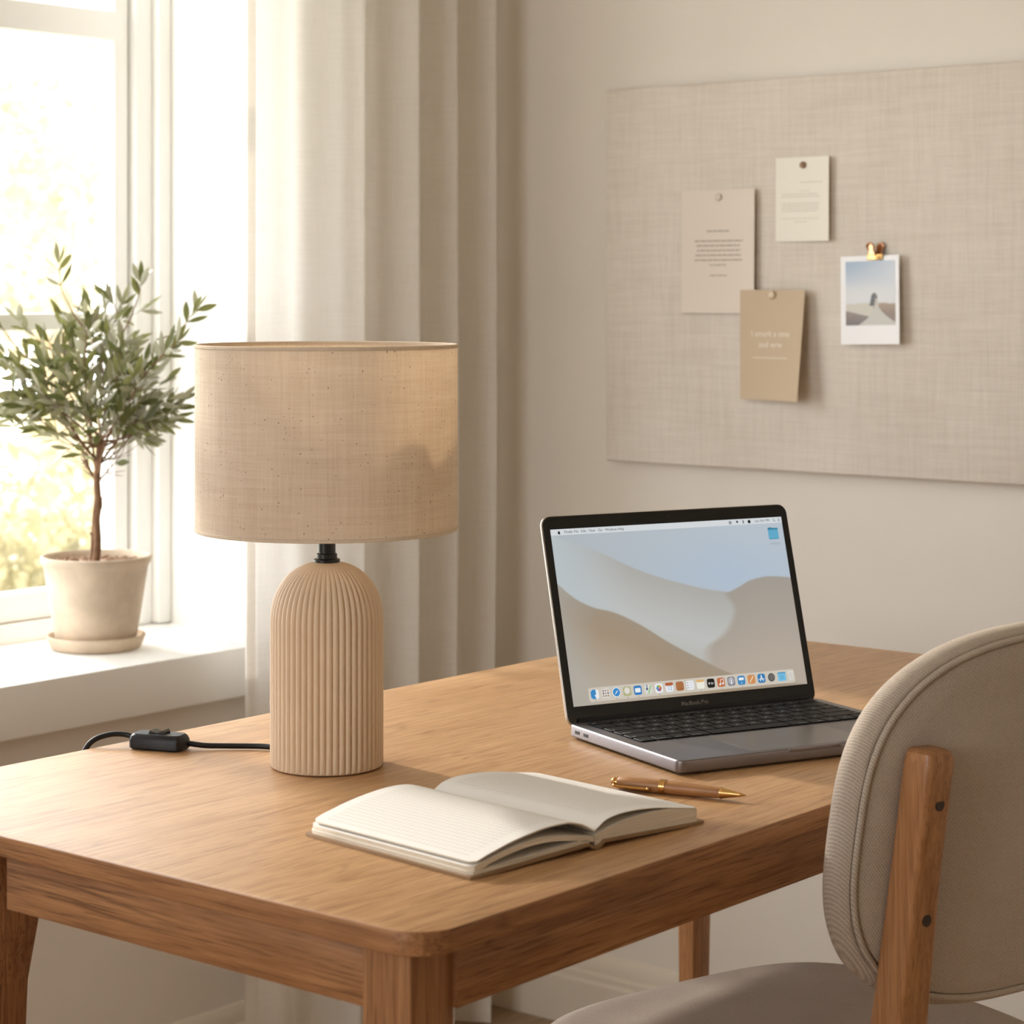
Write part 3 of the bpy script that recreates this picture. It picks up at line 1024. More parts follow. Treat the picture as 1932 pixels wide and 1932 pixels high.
dock(2, [(circ(cx, cy, .0049, 24), WH), (circ(cx, cy, .0042, 24), (44, 136, 200)), ([(cx - .0024, cy - .0026), (cx - .0004, cy + .0004), (cx + .0026, cy + .0026), (cx + .0004, cy - .0004)], (240, 240, 240))], run=True)
cx, cy = I(3)
dock(3, [base_icon(xs[3], (176, 176, 128)), (circ(cx, cy + .0006, .0034, 20), (220, 217, 208))], run=True)
cx, cy = I(4)
dock(4, [base_icon(xs[4], (46, 124, 190)), (rr(cx - .0032, cx + .0032, cy - .0022, cy + .0022, .0005), (232, 238, 242))], run=True)
cx, cy = I(5)
dock(5, [base_icon(xs[5], (214, 214, 206)), ([(cx - .001, cy - .0045), (cx + .0005, cy - .0045), (cx + .0042, cy + .0038), (cx + .0026, cy + .0038)], (150, 190, 120)), (circ(cx - .0016, cy + .0004, .0013, 10), (60, 80, 120)), ([(cx - .0018, cy + .001), (cx - .001, cy + .001), (cx - .0008, cy + .0046), (cx - .002, cy + .0046)], (80, 110, 150))])
cx, cy = I(6)
pet = [(200, 90, 60), (214, 160, 70), (130, 170, 90), (70, 140, 190), (110, 110, 170), (170, 90, 110)]
dock(6, [base_icon(xs[6], WH)] + [(circ(cx + .0019 * cos(k * pi / 3), cy + .0019 * sin(k * pi / 3), .0015, 10), pet[k]) for k in range(6)], run=True)
cx, cy = I(7)
dock(7, [base_icon(xs[7], WH), (rr(xs[7], xs[7] + IC, .0057 + IC - .0032, .0057 + IC, .0012), (176, 92, 52))], [('12', .0058, cx, cy - .0013, (80, 150, 190), 'CENTER')])
cx, cy = I(8)
dock(8, [base_icon(xs[8], (168, 108, 64)), (rr(cx - .001, cx + .003, cy - .003, cy - .0022, .0003), (140, 84, 48))])
cx, cy = I(9)
dock(9, [base_icon(xs[9], WH)] + [(circ(cx - .0031, cy + q * .0025, .0006, 8), (70, 70, 90)) for q in (-1, 0, 1)] + [(rr(cx - .0018, cx + .0036, cy + q * .0025 - .0002, cy + q * .0025 + .0002, .0001), (190, 190, 200)) for q in (-1, 0, 1)])
cx, cy = I(10)
dock(10, [base_icon(xs[10], (236, 234, 222)), (rr(xs[10], xs[10] + IC, .0057 + IC - .0026, .0057 + IC, .0012), (222, 176, 112))], run=True)
cx, cy = I(11)
dock(11, [base_icon(xs[11], (12, 12, 12))] + apple(cx - .0020, cy, .0011, (236, 236, 236)), [('tv', .0044, cx + .0014, cy, (236, 236, 236), 'CENTER')])
cx, cy = I(12)
dock(12, [base_icon(xs[12], (188, 104, 56)), (circ(cx - .0015, cy - .0021, .0012, 10), WH), (circ(cx + .0021, cy - .0015, .0012, 10), WH), ([(cx - .0009, cy - .002), (cx - .0003, cy - .002), (cx - .0003, cy + .0022), (cx + .0027, cy + .0028), (cx + .0027, cy - .0015), (cx + .0033, cy - .0015), (cx + .0033, cy + .0036), (cx - .0009, cy + .0028)], WH)], run=True)
cx, cy = I(13)
dock(13, [base_icon(xs[13], (132, 130, 138)), (circ(cx, cy + .0005, .0033, 16), (206, 206, 212)), (circ(cx, cy + .0005, .0024, 16), (132, 130, 138)), (circ(cx, cy + .001, .0011, 10), WH), ([(cx - .0009, cy), (cx + .0009, cy), (cx + .0004, cy - .0036), (cx - .0004, cy - .0036)], WH)])
cx, cy = I(14)
dock(14, [base_icon(xs[14], (52, 134, 190)), (rr(cx - .0031, cx + .0031, cy, cy + .0028, .0006), (232, 236, 240)), (circ(cx, cy - .0026, .0006, 8), (232, 236, 240))], run=True)
cx, cy = I(15)
dock(15, [base_icon(xs[15], (208, 142, 84)), ([(cx - .0028, cy - .0030), (cx - .002, cy - .0032), (cx + .0028, cy + .0026), (cx + .0022, cy + .0032)], (240, 232, 220))])
cx, cy = I(16)
dock(16, [base_icon(xs[16], (40, 120, 178)), ([(cx - .0034, cy - .0012), (cx + .0034, cy - .0012), (cx + .0034, cy - .0004), (cx - .0034, cy - .0004)], WH), ([(cx - .0024, cy - .003), (cx - .0015, cy - .003), (cx + .0008, cy + .0034), (cx - .0001, cy + .0034)], WH), ([(cx + .0024, cy - .003), (cx + .0015, cy - .003), (cx - .0008, cy + .0034), (cx + .0001, cy + .0034)], WH)])
cx, cy = I(17)
dock(17, [(circ(cx, cy, .0048, 24), (168, 164, 158)), (circ(cx, cy, .0041, 24), (60, 58, 58)), (circ(cx, cy, .0027, 18), (140, 138, 136)), (circ(cx, cy, .0019, 16), (60, 58, 58)), (circ(cx, cy, .0008, 10), (150, 148, 146))])
x0 = .2500
icon('dock_icon', [(rr(x0, x0 + .0102, .0058, .0148, .0008), (64, 146, 190)), (rr(x0, x0 + .0102, .0056, .0136, .0008), (112, 186, 222)), (circ(x0 + .0051, .0096, .0020, 12), (80, 156, 200)), (circ(x0 + .0051, .0096, .0013, 12), (112, 186, 222))])
x0 = .2630
icon('dock_icon', [([(x0 + .0010, .0062), (x0 + .0056, .0062), (x0 + .0066, .0150), (x0, .0150)], (222, 222, 218)), ([(x0 + .0016, .0068), (x0 + .0050, .0068), (x0 + .0058, .0140), (x0 + .0008, .0140)], (208, 204, 196))])

# ================================================================== NOTEBOOK
nb = thing('notebook', 'open brown-covered notebook with blank grid pages lying on the desk', 'notebook', (-1.1235, 1.313, .75), math.atan2(.9936, .1133))
# local x = across the spread (towards the pen), local y = away from the chair side, local z up
NBW, NBH, SP = .271, .2015, .139
bm = bmesh.new()
def cover_z(x):
    if x < SP - .012 or x > SP + .012:
        return 0.0015 if x < SP else 0.0006
    t = (x - (SP - .012)) / .024
    return .0008 + (.0012 * (1 - cos(2 * pi * t)) if False else 0)
outl = []
cx_list = [0, .0015] + [.01 + k * .0115 for k in range(11)] + [SP - .009, SP - .007, SP - .005, SP, SP + .005, SP + .007, SP + .009] + [SP + .013 + k * .0118 for k in range(10)] + [NBW - .0015, NBW]
def cover_mid(x):
    d = abs(x - SP)
    if d < .009:      # spine strip sags between the boards
        return .0040 * (d / .009) ** 1.5 + .0002
    k = (d - .009) / .12
    return .0042 * max(0, 1 - k) ** 1.0 + .0002 if x < SP else .0042 * max(0, 1 - k * 1.1) + .0002
th_ = .0024
rings = []
for x in cx_list:
    e = .0045 if (x in (0, NBW)) else (.0012 if x in (.0015, NBW - .0015) else 0)
    zb = cover_mid(x)
    rings.append([bm.verts.new(p) for p in ((x, e, zb), (x, e, zb + th_), (x, NBH - e, zb + th_), (x, NBH - e, zb))])
bridge(bm, rings); bm.faces.new(rings[0]); bm.faces.new(list(reversed(rings[-1])))
obj('cover', bm, m_cover, nb, sharp=40)
def page_top(x):
    """height of the upper page surface along the spread"""
    L = [(.004, .0118), (.02, .0160), (.045, .0215), (.07, .0252), (.09, .0268), (.11, .0262), (.125, .0225), (.134, .0180), (SP, .0150)]
    Rr = [(SP, .0150), (.144, .0180), (.152, .0218), (.165, .0240), (.185, .0242), (.21, .0222), (.24, .0175), (.267, .0135)]
    pts = L if x <= SP else Rr
    for (a, b), (c, d) in zip(pts, pts[1:]):
        if x <= c:
            t = (x - a) / (c - a)
            i = pts.index((a, b))
            p0 = pts[max(0, i - 1)][1]; p3 = pts[min(len(pts) - 1, i + 2)][1]
            return 0.5 * (2 * b + (d - p0) * t + (2 * p0 - 5 * b + 4 * d - p3) * t * t + (3 * b - p0 - 3 * d + p3) * t ** 3)
    return pts[-1][1]
def leafsheet(name, xa, xb, topf, thick, mats, y0=.003, y1=NBH - .003, n=36, u0=0.0, flip=False, corner=.006, gapf=None):
    bm = bmesh.new()
    uvl = bm.loops.layers.uv.new('UVMap')
    xs_ = [xa + (xb - xa) * k / n for k in range(n + 1)]
    ny = 6
    def yspan(x):
        d = min(abs(x - (xa if not flip else xb)), 1)
        c = 0
        if d < corner:
            c = corner - sqrt(max(0, corner ** 2 - (corner - d) ** 2))
        return y0 + c, y1 - c
    top, bot = [], []
    for x in xs_:
        a, b = yspan(x)
        z = topf(x)
        zb = gapf(x) if gapf else z - thick
        top.append([bm.verts.new((x, a + (b - a) * j / ny, z)) for j in range(ny + 1)])
        bot.append([bm.verts.new((x, a + (b - a) * j / ny, zb)) for j in range(ny + 1)])
    def q(v, mi):
        f = bm.faces.new(v)
        f.material_index = mi
        for l_ in f.loops:
            l_[uvl].uv = (abs(l_.vert.co.x - u0), l_.vert.co.y)
    for i in range(n):
        for j in range(ny):
            q((top[i][j], top[i + 1][j], top[i + 1][j + 1], top[i][j + 1]), 0)
            q((bot[i][j], bot[i][j + 1], bot[i + 1][j + 1], bot[i + 1][j]), 1)
        q((bot[i][0], bot[i + 1][0], top[i + 1][0], top[i][0]), 1)
        q((bot[i][ny], top[i][ny], top[i + 1][ny], bot[i + 1][ny]), 1)
    for j in range(ny):
        q((bot[0][j], top[0][j], top[0][j + 1], bot[0][j + 1]), 1)
        q((bot[n][j], bot[n][j + 1], top[n][j + 1], top[n][j]), 1)
    return obj(name, bm, mats, nb, sharp=35, normals=False)
paper = [m_pagegrid, m_edge]
# left half: lifted top sheets, a gap, then the flatter block below; right half the same
leafsheet('page', .0065, SP, page_top, .0011, paper, u0=SP)
leafsheet('page', SP, .265, page_top, .0007, paper, u0=SP, flip=True)
def blk(x):
    d = (SP - x) / SP
    return min(page_top(max(x, .005)) - .0016, .0085 + .0105 * math.sin(pi * min(1, max(0, 1.0 - d) * .93)) ** 1.2)
leafsheet('page_block', .0040, SP - .0005, blk, .001, [m_pagegrid, m_edge], gapf=lambda x: blk(x) - .0042 if x > .05 else max(cover_mid(x) + th_ + .0012, blk(x) - .0042 - (x < .02) * .001))
leafsheet('page_block', .0030, SP - .006, lambda x: cover_mid(x) + th_ + .0030, .001, [m_pagegrid, m_edge], gapf=lambda x: cover_mid(x) + th_)
def blkr(x):
    d = (x - SP) / (NBW - SP)
    base_ = .0088 + .0045 * d + .0075 * math.sin(pi * min(1, d + .06)) ** .9
    return min(page_top(x) - .0009, base_ + .001)
leafsheet('page_block', SP + .0005, .2665, blkr, .001, [m_pagegrid, m_edge], flip=True, gapf=lambda x: cover_mid(x) + th_)

# ================================================================== PEN
p0 = Vector((-1.2335, 1.6395)); p1 = Vector((-1.1085, 1.6690))
pen = thing('ballpoint_pen', 'wooden ballpoint pen with brass clip, ring and tip beside the notebook', 'pen', (p0.x, p0.y, .7562), math.atan2(p1.y - p0.y, p1.x - p0.x))
def xl(bm, prof, seg=28, mi=0):
    rings = [[bm.verts.new((x, r * cos(2 * pi * k / seg), r * sin(2 * pi * k / seg))) for k in range(seg)] for x, r in prof]
    bridge(bm, rings, mi); bm.faces.new(list(reversed(rings[0]))); bm.faces.new(rings[-1])
bm = bmesh.new(); xl(bm, [(.0050, .0045), (.0065, .0055), (.02, .0059), (.0465, .0062)]); obj('upper_barrel', bm, m_penwood, pen)
bm = bmesh.new(); xl(bm, [(.0515, .0060), (.075, .0060), (.095, .0053), (.1035, .0047)]); obj('lower_barrel', bm, m_penwood, pen)
bm = bmesh.new(); xl(bm, [(.0462, .0060), (.0464, .0067), (.0472, .0067), (.0474, .0063), (.0480, .0063), (.0482, .0067), (.0494, .0067), (.0496, .0063), (.0502, .0063), (.0504, .0067), (.0514, .0067), (.0517, .0060)]); obj('centre_ring', bm, m_gold, pen)
bm = bmesh.new(); xl(bm, [(-.0012, .0010), (-.0005, .0034), (.001, .0044), (.0025, .0044), (.003, .0036), (.0036, .0036), (.0040, .0050), (.0052, .0050), (.0056, .0046)]); obj('end_cap', bm, m_gold, pen)
bm = bmesh.new(); xl(bm, [(.1032, .0048), (.1034, .0053), (.1044, .0053), (.1047, .0047), (.1060, .0046), (.120, .0021), (.1212, .0021), (.1214, .0017), (.1235, .0014), (.1268, .0004)]); obj('tip', bm, m_gold, pen)
bm = bmesh.new()
cl = [(.0025, 0, 0), (.0032, -.006, -.0008), (.0060, -.0083, -.0016), (.02, -.0086, -.0018), (.0365, -.0078, -.0018)]
cl = catmull(cl, 6)
tube(bm, cl, [.0011 + .0003 * (k / len(cl)) for k in range(len(cl))], 10)
t = bmesh.new(); bmesh.ops.create_uvsphere(t, u_segments=10, v_segments=8, radius=.0017); merge(bm, t, 0, Matrix.Translation((.0368, -.0078, -.0018)))
obj('clip', bm, m_gold, pen)

# ================================================================== PIN BOARD AND WHAT HANGS ON IT
BF = 2.925
bd = thing('pin_board', 'large beige linen-covered pin board on the back wall', 'pin board', (-1.72, YB - .001, 1.22))
bm = bmesh.new()
box(bm, -2.2165 + 1.72, -1.20 + 1.72, BF - YB, 0, .9245 - 1.22, 1.5215 - 1.22, .004, 3)
obj('linen_panel', bm, m_board, bd, sharp=40)

def card(name, label, cat, x0, x1, z0, z1, mat, curl, lean=0.0, base=.0012, rz=0.0, group=None, nx=12, nz=16, thick=.0005):
    """a sheet hanging against the board; curl(u, v) = distance off the board"""
    cxm, czm = (x0 + x1) / 2, (z0 + z1) / 2
    t = thing(name, label, cat, (cxm, BF - base, czm), 0, group)
    t.rotation_euler = (0, radians(rz), 0)
    bm = bmesh.new()
    F_, B_ = [], []
    for j in range(nz + 1):
        fr, br = [], []
        for i in range(nx + 1):
            u, v = i / nx, j / nz
            x = x0 + (x1 - x0) * u - cxm; z = z0 + (z1 - z0) * v - czm
            d = curl(u, v)
            fr.append(bm.verts.new((x, -d - thick, z))); br.append(bm.verts.new((x, -d, z)))
        F_.append(fr); B_.append(br)
    for j in range(nz):
        for i in range(nx):
            bm.faces.new((F_[j][i], F_[j][i + 1], F_[j + 1][i + 1], F_[j + 1][i]))
            bm.faces.new((B_[j][i], B_[j + 1][i], B_[j + 1][i + 1], B_[j][i + 1]))
    for i in range(nx):
        bm.faces.new((B_[0][i], B_[0][i + 1], F_[0][i + 1], F_[0][i])); bm.faces.new((F_[nz][i], F_[nz][i + 1], B_[nz][i + 1], B_[nz][i]))
    for j in range(nz):
        bm.faces.new((F_[j][0], F_[j + 1][0], B_[j + 1][0], B_[j][0])); bm.faces.new((B_[j][nx], B_[j + 1][nx], F_[j + 1][nx], F_[j][nx]))
    obj('card', bm, mat, t, sharp=30)
    def surf(u, v, e=.0003):
        return (x0 + (x1 - x0) * u - cxm, -curl(u, v) - thick - e, z0 + (z1 - z0) * v - czm)
    return t, surf
def print_lines(t, surf, lines, mat, name='printed_lines'):
    """short strokes like rows of tiny type: (v, u0, u1, height)"""
    bm = bmesh.new()
    for v, u0, u1, h in lines:
        u = u0
        while u < u1 - .01:
            wd = min(random.uniform(.03, .10), u1 - u)
            a, b, c, d = surf(u, v - h), surf(u + wd, v - h), surf(u + wd, v + h), surf(u, v + h)
            bm.faces.new([bm.verts.new(p) for p in (a, b, c, d)])
            u += wd + .009
    obj(name, bm, mat, t, sharp=None)
c1, s1 = card('note_card', 'tall blush note card with centred printed lines, its lower corner behind the tan card', 'card',
              -2.0628, -1.9240, 1.1637, 1.3543, m_card1, lambda u, v: .0025 + .006 * u ** 3 + .002 * (1 - v))
print_lines(c1, s1, [(.665, .34, .66, .005), (.585, .18, .84, .005), (.547, .20, .80, .005), (.508, .21, .81, .005), (.469, .19, .82, .005), (.430, .18, .83, .005), (.390, .38, .62, .004), (.305, .39, .62, .004)], m_ink)
c2, s2 = card('note_card', 'small ivory note card held by the round brown pin', 'card',
              -1.8898, -1.7922, 1.2727, 1.3990, m_card2, lambda u, v: .002 + .007 * u ** 2)
print_lines(c2, s2, [(.70, .45, .88, .004), (.60, .44, .64, .003), (.56, .12, .80, .004), (.53, .10, .84, .004), (.45, .10, .82, .004), (.42, .12, .80, .004), (.39, .10, .82, .004), (.36, .12, .78, .004), (.27, .12, .82, .003), (.23, .35, .60, .003)], m_faint)
c3, s3 = card('note_card', 'tan card with white lettering curling off the board', 'card',
              -1.9490, -1.8300, 1.0325, 1.1995, m_card3, lambda u, v: .0100 + .022 * (u ** 1.5) * ((1 - v) ** 1.1) + .005 * u * u, thick=.0006)
bm = bmesh.new()
def wrap_text(body, size, u, v, surf_x):
    me = glyphs(body, size, 'CENTER', .00014)
    t = bmesh.new(); t.from_mesh(me)
    for vt in t.verts:
        uu = u + vt.co.x / .119; vv_ = v + vt.co.y / .167
        vt.co = Vector(s3(uu, vv_, .0005))
    merge(bm, t)
wrap_text('I smurk a stne', .0128, .485, .600, 0)
wrap_text('and wrw', .0128, .49, .502, 0)
a0, a1 = .20, .78
for k in range(12):
    ua, ub = a0 + (a1 - a0) * k / 12, a0 + (a1 - a0) * (k + 1) / 12
    bm.faces.new([bm.verts.new(s3(uu, vv_, .0005)) for uu, vv_ in ((ua, .380), (ub, .380), (ub, .387), (ua, .387))])
obj('lettering', bm, m_whiteink, c3, sharp=None)
c4, s4 = card('instant_photo', 'white-bordered instant photo of pale dunes hanging from the bulldog clip', 'photo',
              -1.7722, -1.6705, 1.1195, 1.2495, m_photo, lambda u, v: .006 + .006 * u ** 2 + .003 * (1 - v), rz=-1.2)
def photo_col(u, v):
    c = mixc((203, 208, 214), (150, 172, 196), (v - .55) / .45 * (1.25 - u))
    c = mixc(c, (212, 214, 216), max(0, 1 - abs(v - .42) / .25))
    hor = .335 + .01 * sin(3 * u)
    if v < hor:
        c = (196, 192, 178)
        if u > .55:
            c = mixc((158, 132, 104), (128, 104, 84), (hor - v) / .15)
        if v < .21 - .20 * (u - .1) * (1 if u < .5 else 1) and u < .5:
            c = mixc((128, 110, 98), (92, 76, 70), (.2 - v) / .2)
        # pale path spreading towards the viewer
        t = (hor - v) / hor
        if abs(u - (.60 + .08 * t)) < .03 + .36 * t * t + .04 * t and v < .30:
            c = (190, 189, 180)
    # dark rounded rock on the skyline
    du = abs(u - .57)
    hw_ = .062 * sqrt(max(0.0, min(1.0, (.505 - v) / .05))) + .03 * max(0, (.44 - v) / .12)
    if .30 < v < .505 and du < hw_:
        c = mixc((52, 50, 47), (92, 86, 78), (u - .53) / .1)
        if u > .57 + .25 * (v - .30) and v < .42: c = (188, 182, 170)
    return c
def photo_mesh():
    nx, ny = 70, 88
    me = bpy.data.meshes.new('m')
    vv, ff, vals = [], [], []
    for j in range(ny + 1):
        for i in range(nx + 1):
            u, v = .085 + .85 * i / nx, .215 + .725 * j / ny
            vv.append(s4(u, v, .0003)); vals += lin(photo_col(i / nx, j / ny))
    for j in range(ny):
        for i in range(nx):
            a = j * (nx + 1) + i
            ff.append((a, a + 1, a + nx + 2, a + nx + 1))
    me.from_pydata(vv, [], ff)
    me.attributes.new('picture', 'FLOAT_COLOR', 'POINT').data.foreach_set('color', vals)
    M = Mat('photo_print')
    at = M.n('ShaderNodeAttribute', attribute_name='picture')
    M.base(at.outputs[0]); M.b.inputs['Roughness'].default_value = .3
    link('photo_print', me, M.m, c4, sharp=None)
photo_mesh()
def pin(label, x, z, r, mat, off):
    bm = bmesh.new()
    prof = [(.0006, .004), (.0006, -.0002), (r * .7, -.0004), (r * .95, -.0010), (r, -.0018), (r * .9, -.0030), (r * .5, -.0037), (.0003, -.0039)]
    rings = [[bm.verts.new((q * cos(2 * pi * k / 20), y_, q * sin(2 * pi * k / 20))) for k in range(20)] for q, y_ in prof]
    bridge(bm, rings); bm.faces.new(rings[0]); bm.faces.new(rings[-1])
    o = obj('push_pin', bm, mat, None, loc=(x, BF - off, z), sharp=60)
    tag(o, label, 'pin', 'pins on the linen board')
pin('pale grey flat pin at the top of the blush card', -1.9925, 1.3425, .0062, m_greypin, .0052)
pin('round brown wooden pin at the top of the ivory card', -1.8393, 1.3870, .0052, m_brownpin, .0062)
pin('beige round pin at the top of the tan card', -1.8893, 1.1920, .0062, m_beigepin, .0145)
# bulldog clip
bc = thing('bulldog_clip', 'small rose gold bulldog clip gripping the instant photo', 'clip', (-1.7125, BF - .0100, 1.2445))
bm = bmesh.new()
box(bm, -.0125, .0125, -.0042, -.0022, -.0012, .0050, .0006, 2)
box(bm, -.0125, .0125, .0006, .0024, -.0012, .0050, .0006, 2)
tube(bm, [(-.0125, -.001, .0056), (.0125, -.001, .0056)], .0026, 12)
obj('jaw', bm, m_gold, bc)
for s_ in (-1, 1):
    bm = bmesh.new()
    yy = -.0034 if s_ < 0 else .0016
    path = [(-.0050, yy, .006), (-.0044, yy + s_ * .002, .013), (-.0058, yy + s_ * .004, .019), (-.0020, yy + s_ * .005, .0232), (.0022, yy + s_ * .005, .0232), (.0058, yy + s_ * .004, .019), (.0044, yy + s_ * .002, .013), (.0050, yy, .006)]
    tube(bm, catmull([(p[0] + s_ * .0030 + s_ * .10 * p[2], p[1], p[2]) for p in path], 5), .0014, 8)
    slab_pts = [(p[0] + s_ * .0030 + s_ * .10 * p[2], p[2]) for p in path]
    f = bm.faces.new([bm.verts.new((p[0], yy + s_ * .0028, p[1])) for p in slab_pts])
    obj('clip_lever', bm, m_rose, bc, sharp=50)

# ================================================================== OLIVE TREE IN A POT ON THE SILL
PX, PY, PZ = -2.6445, 2.2315, .665
pl = thing('potted_olive_tree', 'small olive tree in a pale terracotta pot and saucer on the window sill', 'potted plant', (PX, PY, PZ))
bm = bmesh.new()
lathe(bm, [(.058, .0), (.064, .0004), (.0665, .002), (.0715, .0135), (.0735, .0185), (.0730, .0205), (.0708, .0205), (.0665, .0125), (.058, .008), (.001, .007)], 72)
obj('saucer', bm, m_terra, pl, sharp=50)
bm = bmesh.new()
lathe(bm, [(.054, .008), (.0575, .009), (.0595, .012), (.0665, .055), (.0735, .100), (.0775, .1235), (.0785, .1245), (.0812, .1290), (.0822, .1345), (.0818, .1375), (.0790, .1385), (.0765, .1365), (.0752, .1300), (.070, .120), (.001, .119)], 96)
obj('pot', bm, m_terra, pl, sharp=50)
bm = bmesh.new()
lathe(bm, [(.0715, .1225), (.060, .1275), (.03, .1290), (.001, .1295)], 40, cap0=False)
for k in range(330):
    a = random.uniform(0, 2 * pi); q = .068 * sqrt(random.random())
    t = bmesh.new(); bmesh.ops.create_icosphere(t, subdivisions=1, radius=random.uniform(.0016, .0042))
    merge(bm, t, 0, Matrix.Translation((q * cos(a), q * sin(a), .1285 + random.uniform(-.001, .002))) @ Matrix.Diagonal((1, random.uniform(.7, 1.2), .7, 1)))
obj('gravel', bm, m_soil, pl, sharp=60)
RIGHT = Vector((cos(radians(39.5)), sin(radians(39.5)), 0)); BACK = Vector((-sin(radians(39.5)), cos(radians(39.5)), 0))
def PP(r, z, b=0.0):
    """position in the pot's frame: r along the window side, b away, z above the sill"""
    return RIGHT * r + BACK * b + Vector((0, 0, z))
bm = bmesh.new()
tr = catmull([PP(-.001, .124), PP(.002, .155), PP(.0005, .19), PP(.003, .215), PP(.001, .25), PP(.004, .285), PP(.006, .31)], 6)
tube(bm, tr, [.0062 - .0016 * k / len(tr) + (.0012 if k in (17, 18, 19) else 0) for k in range(len(tr))], 10)
t2 = catmull([PP(-.007, .124, .003), PP(-.005, .16, .002), PP(-.002, .20, -.002), PP(.001, .222, -.003)], 6)
tube(bm, t2, [.0036 - .0008 * k / len(t2) for k in range(len(t2))], 8)
tube(bm, [PP(.003, .217), PP(.0075, .223), PP(.009, .2245)], [.0035, .0028, .0012], 8)
tube(bm, [PP(-.006, .168), PP(-.0095, .172)], [.002, .0012], 6)
obj('trunk', bm, m_bark, pl, sharp=60)
# branches and leaves
rnd = random.Random(23)
bmb = bmesh.new()
lv, lf, ls = [], [], []
def add_leaf(p, d, length, width, shade):
    if p.z < .292 and rnd.random() < .85:
        return
    if p.z < .33 and abs(p.dot(RIGHT)) < .05 and rnd.random() < .6:
        return
    d = d.normalized()
    side = d.cross(Vector((rnd.gauss(0, 1), rnd.gauss(0, 1), rnd.gauss(0, 1))))
    if side.length < .1:
        side = d.orthogonal()
    side.normalize()
    nrm = side.cross(d).normalized()
    bend = rnd.uniform(-.12, .18)
    prof = [(0, .04), (.12, .34), (.3, .82), (.5, 1.0), (.7, .86), (.88, .45), (1, .03)]
    i0 = len(lv)
    for t_, w_ in prof:
        c = p + d * (length * t_) + nrm * (bend * length * t_ * t_)
        for s_ in (-1, 0, 1):
            q = c + side * (s_ * width * .5 * w_) + nrm * (abs(s_) * width * .13 * w_)
            lv.append(tuple(q)); ls.append(shade)
    for k in range(len(prof) - 1):
        a = i0 + 3 * k
        lf.append((a, a + 1, a + 4, a + 3)); lf.append((a + 1, a + 2, a + 5, a + 4))
CEN = PP(.004, .420)
def inside(p):
    q = p - CEN
    r = q.dot(RIGHT); b = q.dot(BACK)
    return sqrt((r / .150) ** 2 + (b / .118) ** 2 + (q.z / (.150 if q.z < 0 else .125)) ** 2)
def branch(p, d, length, rad, depth):
    pts = [p]
    n = max(4, int(length / .014))
    dd = d.normalized()
    for k in range(n):
        dd = (dd + Vector((rnd.gauss(0, .10), rnd.gauss(0, .10), rnd.gauss(.03, .08)))).normalized()
        p = p + dd * (length / n)
        pts.append(p)
    if rad > .0004:
        tube(bmb, pts, [rad * (1 - .65 * k / n) for k in range(n + 1)], 6)
    for k in range(1 if depth else 2, n + 1):
        e = inside(pts[k])
        if depth == 0 and k < n * .55:
            continue
        az = rnd.uniform(0, 2 * pi)
        dirv = (pts[k] - pts[k - 1]).normalized()
        o1 = dirv.orthogonal().normalized(); o2 = dirv.cross(o1)
        side = o1 * cos(az) + o2 * sin(az)
        sh = rnd.random()
        for s_ in (-1, 1):
            if rnd.random() < .80:
                add_leaf(pts[k], dirv * .75 + side * s_ * rnd.uniform(.5, .95) + Vector((0, 0, .12)), rnd.uniform(.026, .043), rnd.uniform(.0075, .0115), sh * .7 + rnd.random() * .3)
    add_leaf(pts[-1], dd, rnd.uniform(.030, .042), .0085, rnd.random())
    return pts
starts = [tr[-14], tr[-9], tr[-4], tr[-1]]
for k in range(21):
    st = starts[k % 4] if k > 3 else starts[k]
    az = 2 * pi * ((k * .618) % 1)
    el = rnd.uniform(.12, 1.0) if k % 4 else rnd.uniform(.9, 1.5)
    d = RIGHT * cos(az) * cos(el) * 1.05 + BACK * sin(az) * cos(el) * .85 + Vector((0, 0, sin(el)))
    # length to reach the crown's envelope
    L = .05
    while inside(st + d.normalized() * L) < .86 and L < .30:
        L += .008
    pts = branch(st, d, L, .0021, 0)
    for q in range(5):
        i = rnd.randint(int(len(pts) * .35), len(pts) - 2)
        dd = (pts[i + 1] - pts[i]).normalized()
        az2 = rnd.uniform(0, 2 * pi)
        o1 = dd.orthogonal().normalized(); o2 = dd.cross(o1)
        d2 = dd * .8 + (o1 * cos(az2) + o2 * sin(az2)) * .8
        L2 = .03
        while inside(pts[i] + d2.normalized() * L2) < 1.0 and L2 < .085:
            L2 += .006
        branch(pts[i], d2, L2, .0009, 1)
# the single low twigs and the high shoots that stick out of the crown
for (a, b, c_) in ((PP(.006, .305), PP(.085, .330), PP(.128, .365)), (PP(.004, .30), PP(-.045, .305), PP(-.062, .318)), (PP(.006, .31), PP(.05, .318), PP(.075, .312)),
                   (PP(-.02, .48), PP(-.05, .53), PP(-.066, .572)), (PP(.09, .46), PP(.13, .48), PP(.152, .50)), (PP(-.1, .43), PP(-.135, .47), PP(-.152, .50)), (PP(.04, .47), PP(.062, .52), PP(.07, .545))):
    d = (c_ - b)
    branch(b, d, d.length, .0009, 1)
    tube(bmb, [a, (a + b) / 2 + Vector((0, 0, -.004)), b], [.0014, .0012, .0009], 6)
obj('branches', bmb, m_bark, pl, sharp=60)
me = bpy.data.meshes.new('m'); me.from_pydata(lv, [], lf)
me.attributes.new('shade', 'FLOAT', 'POINT').data.foreach_set('value', ls)
link('foliage', me, m_leaf, pl, sharp=80)

